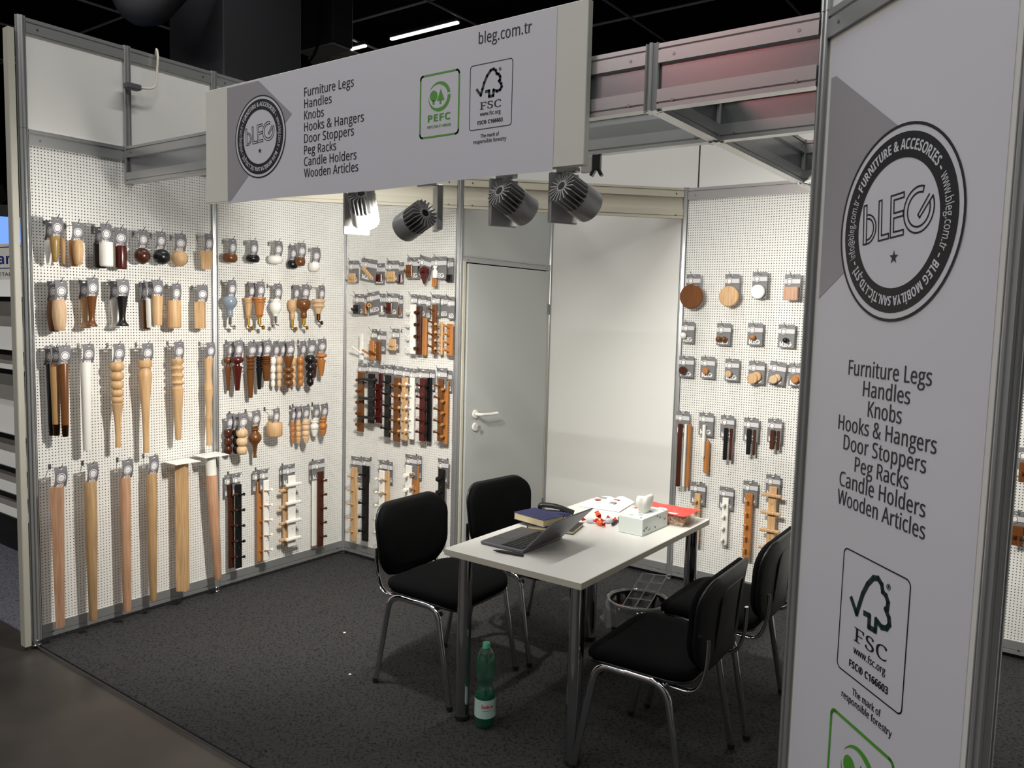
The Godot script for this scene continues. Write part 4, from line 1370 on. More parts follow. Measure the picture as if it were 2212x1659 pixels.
		["_bars","nat",2.636,0.303,0.413,0.058,0.06,-0.009,0.478,0.371,0.083,0,"natural rack with four cross bars"],
	]],
]

# ------------------------------------------------------------------ products on the walls
func P2(a: Array) -> Array:
	var o: Array = []
	for i in range(0, a.size(), 2):
		o.append(Vector2(a[i], a[i + 1]))
	return o

func bulge(y0: float, y1: float, r0: float, r1: float, n := 7) -> Array:
	# one bead of a turned leg: flat numbers r, y
	var a: Array = []
	for k in n + 1:
		var t := PI * k / n
		a.append(r0 + (r1 - r0) * sin(t))
		a.append(y0 + (y1 - y0) * (0.5 - 0.5 * cos(t)))
	return a

func profile(kind: String) -> Array:
	match kind:
		"foot": return [0, 0, .42, 0, .5, .03, .62, .2, .85, .5, 1, .78, .98, .9, .82, 1, 0, 1]
		"barrel": return [0, 0, .6, 0, .68, .02, .86, .22, .97, .45, 1, .62, .95, .82, .82, .98, .78, 1, 0, 1]
		"cyl": return [0, 0, .84, 0, .95, .025, 1, .07, 1, .97, .97, 1, 0, 1]
		"flare": return [0, 0, .96, 0, 1, .025, .9, .05, .68, .11, .54, .19, .5, .27, .54, .4, .66, .62, .84, .88, .93, 1, 0, 1]
		"taper": return [0, 0, .74, 0, .8, .012, 1, .985, .97, 1, 0, 1]
		"ltaper": return [0, 0, .62, 0, .68, .008, 1, .7, 1, .995, .97, 1, 0, 1]
		"tleg": return [0, .16, .74, .16, 1, .995, .97, 1, 0, 1]
		"beads":
			var a: Array = [0, 0, .38, 0, .38, .02, .36, .1, .42, .28, .62, .42, .76, .5, .78, .505, .74, .515]
			var y := [.515, .59, .675, .775, .88, .995]
			for i in 5:
				a.append_array(bulge(y[i] + .002, y[i + 1], .5, .78 + .055 * i))
			a.append_array([0, 1])
			return a
		"vase": return [0, 0, .42, 0, .42, .03, .4, .1, .46, .3, .62, .55, .85, .74, .97, .82, .94, .87, .74, .905, .7, .92, .95, .925, 1, .93, 1, .99, .97, 1, 0, 1]
		"rings": return [0, 0, .42, 0, .44, .01, .82, .6, .86, .64, .66, .655, .66, .675, 1, .705, .7, .735, .7, .755, 1, .795, .7, .825, .7, .845, 1, .885, .7, .915, .7, .93, .98, .96, 1, .99, .97, 1, 0, 1]
		"bamboo": return [0, 0, .68, 0, .68, .01, .56, .05, .58, .14, .76, .3, .78, .303, .7, .307, .78, .312, .66, .42, .68, .5, .92, .62, .93, .628, .84, .632, .92, .638, .74, .75, .74, .85, .96, 1, 0, 1]
		"cone":
			var a: Array = [0, 0, .32, 0, .34, .01, .68, .6, .78, .66, .78, .69, .5, .72, .42, .76, .44, .8]
			a.append_array(bulge(.8, .99, .5, 1.0))
			a.append_array([0, 1])
			return a
		"conerings":
			var a: Array = [0, 0, .3, 0, .3, .06]
			for i in 3:
				a.append_array(bulge(.07 + .2 * i, .25 + .2 * i, .35, .9 + .05 * i))
			a.append_array([.45, .66, 1, .98, .97, 1, 0, 1])
			return a
		"balls":
			var a: Array = [0, 0, .3, 0, .3, .03]
			var y := [.03, .24, .47, .72, .99]
			for i in 4:
				a.append_array(bulge(y[i], y[i + 1], .35, .68 + .1 * i))
			a.append_array([0, 1])
			return a
		"balls3":
			var a: Array = [0, 0]
			for i in 3:
				a.append_array(bulge(i * .333 + .003, i * .333 + .33, .5, .92 + .04 * i))
			a.append_array([0, 1])
			return a
		"vase2": return [0, 0, .27, 0, .28, .02, .24, .07, .22, .08, .24, .13, .3, .3, .45, .42, .8, .5, .98, .58, 1, .63, .92, .69, .66, .77, .5, .81, .48, .85, .58, .87, .62, .89, .52, .92, .56, .95, .6, .99, .57, 1, 0, 1]
		"spool":
			var a: Array = [0, 0, .5, 0, .52, .02, .85, .2, .9, .24, .6, .27]
			a.append_array(bulge(.28, .52, .6, .92))
			a.append_array(bulge(.53, .77, .6, .95))
			a.append_array([.6, .78, .95, .79, 1, .84, 1, .99, .96, 1, 0, 1])
			return a
		"spool2":
			var a: Array = [0, 0, .45, 0, .47, .02, .8, .28, .82, .33, .6, .36]
			a.append_array(bulge(.37, .68, .62, 1.0))
			a.append_array([.6, .69, .62, .75])
			a.append_array(bulge(.76, .88, .7, .92))
			a.append_array([.75, .89, .95, .93, .95, .99, .9, 1, 0, 1])
			return a
		"bun": return [0, 0, .62, 0, .7, .03, .9, .18, 1, .45, .97, .7, .84, .93, .7, 1, 0, 1]
		"bulbc": return [0, 0, .34, 0, .38, .05, .44, .08, .48, .11, .42, .14, .46, .18, .42, .24, .42, .34, .52, .42, .85, .52, .98, .66, 1, .76, .92, .9, .72, .98, .6, 1, 0, 1]
		"hexc": return [0, 0, .34, 0, .5, .1, .66, .13, .68, .16, .52, .17, .78, .74, .95, .77, .97, .8, .8, .83, .8, .86, .98, .9, 1, .95, .96, 1, 0, 1]
		"urnc": return [0, 0, .36, 0, .44, .07, .48, .1, .44, .13, .6, .18, .92, .38, 1, .55, .94, .7, .72, .8, .6, .83, .64, .85, .78, .92, .8, .96, .74, 1, 0, 1]
		"ringc": return [0, 0, .36, 0, .4, .03, .46, .2, .62, .4, .64, .42, .8, .44, .93, .5, .93, .58, .8, .66, .72, .68, .74, .72, .94, .78, 1, .88, .94, .97, .8, 1, 0, 1]
	return [0, 0, 1, 0, 1, 1, 0, 1]

func wood_uv(k: String) -> Material:
	return mt[k]

func lathed(kind: String, w: float, h: float, seg := 22) -> SurfaceTool:
	var st := mb()
	var pts: Array = []
	if kind == "ball":
		for k in 15:
			var t := -PI * 0.5 + PI * k / 14.0
			pts.append(Vector2(cos(t) * w * 0.5 if k > 0 and k < 14 else 0.0, h * 0.5 + sin(t) * h * 0.5))
	else:
		for q: Vector2 in P2(profile(kind)):
			pts.append(Vector2(q.x * w * 0.5, q.y * h))
	lathe(st, pts, seg)
	return st

var tag_mesh: ArrayMesh
var card_mesh: ArrayMesh
var disc_mesh: ArrayMesh
var ring_mesh: ArrayMesh

# unit strip: 1 wide, 1 tall, bowed by 1 in z; printed side with UVs
func make_cards() -> void:
	for kind in 2:
		var st := mb()
		st.set_smooth_group(0)
		var n := 6 if kind == 0 else 1
		for side in 2:
			for i in n:
				var ya := float(i) / n
				var yb := float(i + 1) / n
				var za := sin(ya * PI) if kind == 0 else 0.0
				var zb := sin(yb * PI) if kind == 0 else 0.0
				var zo := 0.0 if side == 0 else -0.12
				var q := [Vector3(-.5, ya, za + zo), Vector3(-.5, yb, zb + zo), Vector3(.5, yb, zb + zo), Vector3(.5, ya, za + zo)]
				var u := [Vector2(0, 1 - ya), Vector2(0, 1 - yb), Vector2(1, 1 - yb), Vector2(1, 1 - ya)]
				var order := [0, 1, 2, 0, 2, 3] if side == 0 else [0, 2, 1, 0, 3, 2]
				for j: int in order:
					st.set_uv(u[j])
					st.add_vertex(q[j])
		st.generate_normals()
		if kind == 0:
			tag_mesh = st.commit()
			tag_mesh.surface_set_material(0, mt["tag_print"])
		else:
			card_mesh = st.commit()
			card_mesh.surface_set_material(0, mt["card_print"])
	var st := mb()
	cyl(st, 0.5, 0.0, 0.06, 24, turned(Vector3.ZERO, 0, PI * 0.5))
	st.generate_normals()
	disc_mesh = st.commit()
	disc_mesh.surface_set_material(0, mt["paper"])
	st = mb()
	annulus(st, Vector2.ZERO, 0.33, 0.42, 0.065)
	st.generate_normals()
	ring_mesh = st.commit()
	ring_mesh.surface_set_material(0, mt["tag_dark"])

func add_card(o: Node3D, x: float, y0: float, y1: float, w: float, z: float, roll := 0.0) -> Node3D:
	# card with a pale folded band and a round badge
	var h := maxf(y1 - y0, 0.13)
	if h > 0.15:
		h = 0.15
	var b := Basis(Vector3(0, 0, 1), roll)
	var c := inst(o, "hang_card", card_mesh, Transform3D(b.scaled_local(Vector3(w, h, 0.012)), Vector3(x, y1, z) - b.y * h))
	var st := mb()
	box(st, Vector3(0, 0, 0), Vector3(w * 1.06, 0.026, 0.007), Transform3D.IDENTITY, 0.002)
	var band := part(o, "card_band", st, mt["tag_band"], Transform3D(b, Vector3(x, y1, z + 0.004) - b.y * 0.04))
	inst(band, "badge", disc_mesh, Transform3D(Basis.from_scale(Vector3(0.036, 0.036, 0.036)), Vector3(-w * 0.16, 0, 0.0025)))
	inst(band, "badge_ring", ring_mesh, Transform3D(Basis.from_scale(Vector3(0.036, 0.036, 0.036)), Vector3(-w * 0.16, 0, 0.0028)))
	return c

func peg_set(o: Node3D, kind: String, w: float, h: float, m: Material, th: float, wall: String) -> void:
	# the pegs, knobs or bars of a rack; z points away from the wall
	var n := 5
	if h < 0.32:
		n = 4
	if kind == "_bars":
		n = 4 if wall != "B" else 3
		for i in n:
			var y := h * (0.12 + 0.76 * i / (n - 1))
			var st := mb()
			var bl := 0.115 if wall != "B" else 0.15
			box(st, Vector3(0, 0, th + 0.012), Vector3(bl, 0.018, 0.024), Transform3D.IDENTITY, 0.004)
			part(o, "cross_bar", st, m, at(-0.02 if wall == "B" else 0.0, y, 0))
		return
	for i in n:
		var y := h * (0.13 + 0.74 * i / (n - 1))
		var st := mb()
		if kind == "_pegs":
			var tip := Vector3(0, 0.014, th + 0.045)
			tube(st, [Vector3(0, 0, th - 0.004), Vector3(0, 0.006, th + 0.02), tip], 0.0055, 8)
			lathe(st, [Vector2(0, -0.004), Vector2(0.007, -0.003), Vector2(0.0095, 0.002), Vector2(0.008, 0.006), Vector2(0, 0.008)], 10, frame_to(tip, tip + Vector3(0, 0.3, 1)))
			part(o, "peg", st, m, at(0, y, 0))
		elif kind == "_hooks":
			tube(st, bend([Vector3(-w * 0.3, 0, th), Vector3(-w * 0.3, -0.012, th + 0.03), Vector3(-w * 0.3, 0.006, th + 0.045)], 0.012), 0.005, 8)
			part(o, "hook", st, m, at(0, y, 0))
		else:
			var big := 0.017 if (m == mt["wht"] or m == mt["blk"]) and wall == "B" and h > 0.42 else 0.011
			lathe(st, [Vector2(0, th - 0.002), Vector2(big * 0.5, th - 0.002), Vector2(big * 0.45, th + 0.012), Vector2(big * 0.9, th + 0.02), Vector2(big, th + 0.028), Vector2(big * 0.8, th + 0.036), Vector2(0, th + 0.039)], 12, turned(Vector3.ZERO, 0, PI * 0.5))
			part(o, "knob", st, m, at(0, y, 0))

func wire_hook(what: String, base: Transform3D, u: float, y: float, d: float) -> void:
	var o := thing("wire_hook", "thin wire hook holding the " + what, "hook", Vector3.ZERO, 0.0, "wire hooks in the pegboards")
	o.transform = base * at(u, y, 0.007)
	var st := mb()
	tube(st, bend([Vector3(0, 0, 0), Vector3(0, 0, d * 0.75), Vector3(0, 0.004, d), Vector3(0, 0.028, d + 0.022)], 0.012), 0.0018, 6)
	part(o, "wire", st, mt["steel"])
	st = mb()
	box(st, Vector3(0, 0, 0.0015), Vector3(0.012, 0.026, 0.003), Transform3D.IDENTITY, 0.001)
	part(o, "hook_plate", st, mt["steel"])

func product(row: String, wall: String, base: Transform3D, q: Array) -> void:
	var kind: String = q[0]
	var m: Material = mt[q[1]]
	var u: float = q[2]
	var yb: float = q[3]
	var h: float = q[4]
	var w: float = q[5]
	var d: float = q[6]
	var tu: float = q[7]
	var ty1: float = q[8]
	var ty0: float = q[9]
	var tw: float = q[10]
	var rot: float = q[11]
	var what: String = q[12]
	var card := kind.begins_with("_")
	var called := "leg_sample" if h > 0.16 else "foot_sample"
	var cat := "furniture leg" if h > 0.16 else "furniture foot"
	if card:
		called = "peg_rack"
		cat = "peg rack"
		if kind in ["_plate", "_card", "_diag", "_drop", "_bottle", "_ring", "_yhook"]:
			called = "coat_hook"
			cat = "hook"
		elif kind in ["_disc", "_square"]:
			called = "wall_hanger"
			cat = "hanger"
		elif kind in ["_knob", "_knob2", "_dknob", "_dknob2"]:
			called = "knob_sample"
			cat = "knob"
		elif kind in ["_bar1", "_bar2", "_bar3"]:
			called = "handle_sample"
			cat = "handle"
	var o := thing(called, what + ", " + row, cat, Vector3.ZERO, 0.0, row)
	if not card:
		o.transform = base * at(u, yb, d)
	else:
		o.transform = base * at(u, yb, d)
	# --- body
	if kind in ["wedge", "block", "sqtaper"]:
		var s := w / (absf(cos(rot)) + absf(sin(rot))) * (1.0 if kind != "sqtaper" else 1.0)
		var b0 := s * 0.5 * ({"wedge": 0.8, "block": 1.0, "sqtaper": 0.62}[kind] as float)
		var b1 := s * 0.5
		var st := mb()
		st.set_smooth_group(-1)
		var c0: Array = []
		var c1: Array = []
		for v in rounded_rect(2.0 * b0, 2.0 * b0, b0 * 0.08, 2):
			c0.append(Vector3(v.x, 0, v.y))
		for v in rounded_rect(2.0 * b1, 2.0 * b1, b1 * 0.08, 2):
			c1.append(Vector3(v.x, h, v.y))
		for k in c0.size():
			var l := (k + 1) % c0.size()
			quad(st, c0[k], c0[l], c1[l], c1[k])
			tri(st, Vector3(0, 0, 0), c0[l], c0[k])
			tri(st, Vector3(0, h, 0), c1[k], c1[l])
		part(o, "body", st, m, turned(Vector3.ZERO, rot))
	elif kind == "tleg":
		part(o, "body", lathed("tleg", w, h), m)
		var st := mb()
		lathe(st, [Vector2(0, 0), Vector2(w * 0.29, 0), Vector2(w * 0.31, 0.003), Vector2(w * 0.375, h * 0.16), Vector2(0, h * 0.16)], 22)
		part(o, "ferrule", st, mt["bronze"] if q[1] != "blk" else mt["blk"])
	elif kind == "plegs":
		var b := part(o, "body", lathed("ltaper", w, h * 0.87), m, turned(Vector3(0.03, 0, 0.01), 0, 0, 0.06))
		var st := mb()
		cyl(st, w * 0.47, h * 0.85, h * 1.02, 22)
		part(b, "collar", st, mt["wht"])
		slab(o, "mounting_plate", Vector3(-0.004, h * 1.0 + 0.018, 0.0), Vector3(0.15, 0.005, 0.13), mt["wht"], 0.001)
	elif not card:
		var seg := 6 if kind == "hexc" and q[1] == "nat" else 22
		part(o, "body", lathed(kind, w, h, seg), m)
	if kind == "block" and h > 0.5:
		slab(o, "mounting_plate", Vector3(0, h + 0.004, 0.0), Vector3(0.15, 0.005, 0.13), mt["wht"], 0.001)
	if kind.ends_with("c") and not card and kind in ["bulbc", "hexc", "urnc", "ringc"]:
		var metal: Material = mt["brass"] if q[1] in ["org", "brn", "nat"] else (mt["bronze"] if q[1] == "pal" else mt["chrome"])
		var st := mb()
		cyl(st, w * 0.14, -0.04, 0.004, 14)
		tube(st, bend([Vector3(0, -0.035, 0), Vector3(0, -0.05, 0.0), Vector3(0.02, -0.054, 0.004)], 0.01), 0.004, 8)
		var cs := part(o, "caster", st, metal)
		st = mb()
		cyl(st, 0.0125, -0.006, 0.006, 18, turned(Vector3(0.024 if q[1] != "wht" else -0.02, -0.058, 0.004), 0.5, PI * 0.5))
		part(cs, "wheel", st, metal)
	# --- racks and carded goods
	if card:
		match kind:
			"_pegs", "_knobs", "_hooks", "_plain", "_bars":
				var bw := w * (0.82 if wall == "L" else 0.8)
				var th := 0.014
				var st := mb()
				box(st, Vector3(0, h * 0.5, th * 0.5), Vector3(bw, h, th), Transform3D.IDENTITY, 0.003)
				var pl := part(o, "back_board", st, m)
				if kind != "_plain":
					peg_set(o, kind, bw, h, m, th, wall)
				st = mb()
				for yy: float in [0.25, 0.75]:
					cyl(st, 0.0028, 0.0, 0.0006, 8, turned(Vector3(0, h * yy, th), 0, PI * 0.5))
				part(pl, "screw_holes", st, mt["steel"])
			"_plate", "_card":
				var st := mb()
				box(st, Vector3(0, h * 0.5, 0.006), Vector3(w * 0.9, h, 0.012), Transform3D.IDENTITY, 0.003)
				part(o, "hook_plate", st, m)
				if kind == "_plate":
					for sx: float in [-0.22, 0.22]:
						st = mb()
						tube(st, bend([Vector3(sx * w, h * 0.45, 0.01), Vector3(sx * w, h * 0.38, 0.03), Vector3(sx * w, h * 0.62, 0.036)], 0.01), 0.005, 8)
						part(o, "hook_peg", st, m)
			"_diag":
				var st := mb()
				box(st, Vector3(0, 0, 0.008), Vector3(0.115, 0.024, 0.014), Transform3D.IDENTITY, 0.003)
				part(o, "wooden_bar", st, m, turned(Vector3(0, h * 0.5, 0), 0, 0, -0.68))
			"_drop":
				var st := mb()
				extrude(st, PackedVector2Array([Vector2(0, -0.01), Vector2(0.032, h * 0.55), Vector2(0.03, h * 0.85), Vector2(0.0, h), Vector2(-0.03, h * 0.85), Vector2(-0.032, h * 0.55)]), 0.0, 0.014)
				part(o, "hook_plate", st, m)
				st = mb()
				cyl(st, 0.009, 0.0, 0.03, 14, turned(Vector3(0, h * 0.68, 0.014), 0, PI * 0.5))
				part(o, "hook_peg", st, m)
			"_bottle":
				var st := mb()
				lathe(st, P2([0, 0, .014, 0, .016, .004, .016, .04, .009, .05, .008, .058, .013, .06, .013, .071, .01, .073, 0, .073]), 16, at(0, 0, 0.02))
				part(o, "hook_body", st, m)
				st = mb()
				box(st, Vector3(-0.02, -0.025, 0.004), Vector3(0.034, 0.05, 0.01), Transform3D.IDENTITY, 0.002)
				part(o, "spare_hook", st, mt["org"])
			"_ring":
				var st := mb()
				cyl(st, 0.013, 0.0, 0.04, 16, turned(Vector3(-0.012, h * 0.5, 0.002), 0.5, PI * 0.5))
				part(o, "hook_peg", st, m)
				st = mb()
				lathe(st, P2([.007, 0, .014, 0, .015, .004, .014, .008, .007, .008, .007, 0]), 18, turned(Vector3(0.014, h * 0.3, 0.03), 0.3, PI * 0.5))
				part(o, "hook_ring", st, mt["nat"])
			"_yhook":
				var st := mb()
				box(st, Vector3(0, h * 0.5, 0.008), Vector3(w * 0.7, h, 0.016), Transform3D.IDENTITY, 0.003)
				part(o, "back_board", st, m)
				st = mb()
				rod(st, Vector3(0, h * 0.25, 0.014), Vector3(-0.02, h * 0.52, 0.075), 0.007, 10)
				part(o, "slanted_peg", st, m)
			"_disc":
				var st := mb()
				cyl(st, w * 0.5, 0.0, 0.022, 40, turned(Vector3(0, h * 0.5, 0.0), 0, PI * 0.5))
				part(o, "disc", st, m)
			"_square":
				var st := mb()
				box(st, Vector3(0, h * 0.5, 0.012), Vector3(w * 0.95, h, 0.024), Transform3D.IDENTITY, 0.003)
				part(o, "block", st, m)
			"_knob", "_knob2":
				for k in (2 if kind == "_knob2" else 1):
					var st := mb()
					var r := h * 0.5
					var px := 0.0 if kind == "_knob" else (-0.017 + 0.034 * k)
					cyl(st, r * 0.45, -0.008, 0.01, 12, turned(Vector3(px, r, 0), 0, PI * 0.5))
					var sp: Array = []
					for j in 13:
						var t := -PI * 0.5 + PI * j / 12.0
						sp.append(Vector2(cos(t) * r if j > 0 and j < 12 else 0.0, r + sin(t) * r))
					lathe(st, sp, 18, at(px, 0, 0.018))
					part(o, "knob", st, m)
			"_dknob", "_dknob2":
				for k in (2 if kind == "_dknob2" else 1):
					var st := mb()
					var r := h * 0.5 * (1.0 if k == 0 else 0.9)
					var pq := Vector3(-w * 0.12 if kind == "_dknob2" else 0.0, h * 0.5, 0.0)
					if k == 1:
						pq += Vector3(w * 0.3, h * 0.2, -0.012)
					cyl(st, r * 0.4, -0.01, 0.012, 12, turned(pq, 0, PI * 0.5))
					cyl(st, r, 0.01, 0.026, 24, turned(pq, 0, PI * 0.5))
					part(o, "knob", st, m)
			"_bar1", "_bar2", "_bar3":
				var st := mb()
				box(st, Vector3(0, h * 0.5, 0.012), Vector3(w * 0.6, h, 0.022), Transform3D.IDENTITY, 0.003)
				part(o, "handle_bar", st, m)
				st = mb()
				if kind == "_bar3":
					box(st, Vector3(0.032, h * 0.5, 0.0), Vector3(0.014, h, 0.02), Transform3D.IDENTITY, 0.003)
					part(o, "handle_bar", st, mt["wht"])
					st = mb()
					box(st, Vector3(0.054, h * 0.5, -0.01), Vector3(0.018, h, 0.02), Transform3D.IDENTITY, 0.003)
					part(o, "handle_bar", st, mt["org"])
				elif kind == "_bar2":
					box(st, Vector3(0.014, h * 0.5 - 0.1, -0.012), Vector3(0.03, h, 0.018), Transform3D.IDENTITY, 0.003)
					part(o, "handle_bar", st, mt["org"])
				else:
					box(st, Vector3(0.026, h * 0.5 - 0.004, -0.012), Vector3(0.016, h, 0.02), Transform3D.IDENTITY, 0.003)
					part(o, "handle_bar", st, mt["dkb"])
	# --- hang tag or card
	if tw > 0.0:
		if card:
			var roll := 0.0
			if kind == "_diag":
				roll = -0.14
			elif kind == "_drop":
				roll = -0.22
			elif kind == "_ring":
				roll = 0.16
			elif what.begins_with("slightly tilted"):
				roll = -0.12
			add_card(o, tu, ty0, ty1, tw, -0.012, roll)
		else:
			var lean := 0.10
			var hh := ty1 - ty0 + 0.006
			var b := Basis(Vector3.RIGHT, lean) * Basis(Vector3.UP, 0.12 if wall == "L" else 0.0)
			inst(o, "hang_tag", tag_mesh, Transform3D(b.scaled_local(Vector3(maxf(tw, 0.05), hh, 0.010)), Vector3(tu, ty0 - 0.006, w * 0.12)))
		if d >= 0.06:
			wire_hook(what, base, u + tu, yb + ty1 - 0.014, d + 0.012)

func products() -> void:
	make_cards()
	var wl := Transform3D(Basis(Vector3.UP, PI * 0.5), Vector3.ZERO)
	var wb := Transform3D.IDENTITY
	var wr := at(0, 0, -G)
	for r in GOODS:
		var base: Transform3D = {"L": wl, "B": wb, "R": wr}[r[1]]
		for q in r[2]:
			product(r[0], r[1], base, q)

# ------------------------------------------------------------------ furniture
func chair_shape(v: Vector3) -> Vector3:
	# seat: front edge rolls down, slight dish
	var y := v.y - 0.06 * maxf(0.0, v.z - 0.08) * maxf(0.0, v.z - 0.08) / 0.02 * 0.5 - 0.012 * (1.0 - (v.x / 0.24) * (v.x / 0.24))
	return Vector3(v.x, y, v.z)

func back_shape(v: Vector3) -> Vector3:
	# pad lies in x-z: turn it upright, bow it round the sitter and lean it back. z of the pad becomes height.
	var hh := v.z
	var wide := 1.0 + 0.06 * clampf(hh / 0.17, -1.0, 1.0)
	var x := v.x * wide
	var z := v.y + 0.55 * x * x - 0.10 * hh - 0.25 * hh * hh
	var droop := 0.03 * (1.0 - x * x / 0.055) * (1.0 if hh < 0.0 else 0.0) * clampf(-hh / 0.16, 0.0, 1.0)
	return Vector3(x, hh - droop, z)

func make_chair(label: String, p: Vector3, turn: float) -> void:
	# faces +z
	var o := thing("meeting_chair", label, "chair", p, turn, "black chairs around the table")
	var st := mb()
	pad(st, rounded_rect(0.47, 0.42, 0.09, 6), 0.05, chair_shape)
	part(o, "seat", st, mt["fabric"], at(0, 0.462, 0.0))
	st = mb()
	pad(st, rounded_rect(0.455, 0.405, 0.085, 6), 0.016, chair_shape)
	part(o, "seat_shell", st, mt["black_plastic"], at(0, 0.432, 0.0))
	st = mb()
	pad(st, rounded_rect(0.46, 0.31, 0.10, 7), 0.032, back_shape)
	part(o, "backrest", st, mt["fabric"], at(0, 0.645, -0.235))
	st = mb()
	pad(st, rounded_rect(0.472, 0.322, 0.105, 7), 0.02, back_shape)
	var shell := part(o, "backrest_shell", st, mt["black_plastic"], at(0, 0.645, -0.255))
	st = mb()
	tube(st, bend([Vector3(-0.1, 0.10, -0.013), Vector3(-0.1, -0.14, 0.012), Vector3(0.1, -0.14, 0.012), Vector3(0.1, 0.10, -0.013), Vector3(-0.1, 0.10, -0.013)], 0.05), 0.004, 6)
	part(shell, "shell_rib", st, mt["black_plastic"], at(0, 0, -0.004))
	for s: float in [-1.0, 1.0]:
		var x := 0.245 * s
		st = mb()
		tube(st, bend([Vector3(x, 0.012, 0.215), Vector3(x * 0.985, 0.425, 0.135), Vector3(x * 0.985, 0.425, 0.02)], 0.07, 8), 0.014, 12, 0.009, Vector3(0, 0, 1))
		var lg := part(o, "leg", st, mt["chrome"])
		st = mb()
		cyl(st, 0.015, 0.0, 0.02, 12, at(x, 0.006, 0.216))
		part(lg, "rubber_foot", st, mt["rubber"])
		st = mb()
		tube(st, bend([Vector3(x, 0.012, -0.215), Vector3(x * 0.985, 0.425, -0.135), Vector3(x * 0.985, 0.425, 0.02)], 0.07, 8), 0.014, 12, 0.009, Vector3(0, 0, 1))
		lg = part(o, "leg", st, mt["chrome"])
		st = mb()
		cyl(st, 0.015, 0.0, 0.02, 12, at(x, 0.006, -0.216))
		part(lg, "rubber_foot", st, mt["rubber"])
		# bent flat tube from under the seat up to the backrest
		st = mb()
		var bx := 0.2 * s
		tube(st, bend([Vector3(bx, 0.412, 0.05), Vector3(bx, 0.405, -0.23), Vector3(bx, 0.50, -0.262), Vector3(bx, 0.60, -0.262)], 0.06, 8), 0.012, 10, 0.007, Vector3.RIGHT)
		part(o, "back_support", st, mt["chrome"])
		st = mb()
		cyl(st, 0.011, 0.0, 0.02, 10, turned(Vector3(x * 0.93, 0.392, 0.13), 0, 0, s * PI * 0.5))
		part(o, "stacking_buffer", st, mt["rubber"])
	for z: float in [-0.12, 0.12]:
		st = mb()
		rod(st, Vector3(-0.24, 0.418, z), Vector3(0.24, 0.418, z), 0.009, 10)
		part(o, "cross_bar", st, mt["chrome"])

const TX0 := 2.02
const TX1 := 2.665
const TZ0 := 0.11
const TZ1 := 1.29
const TH := 0.73

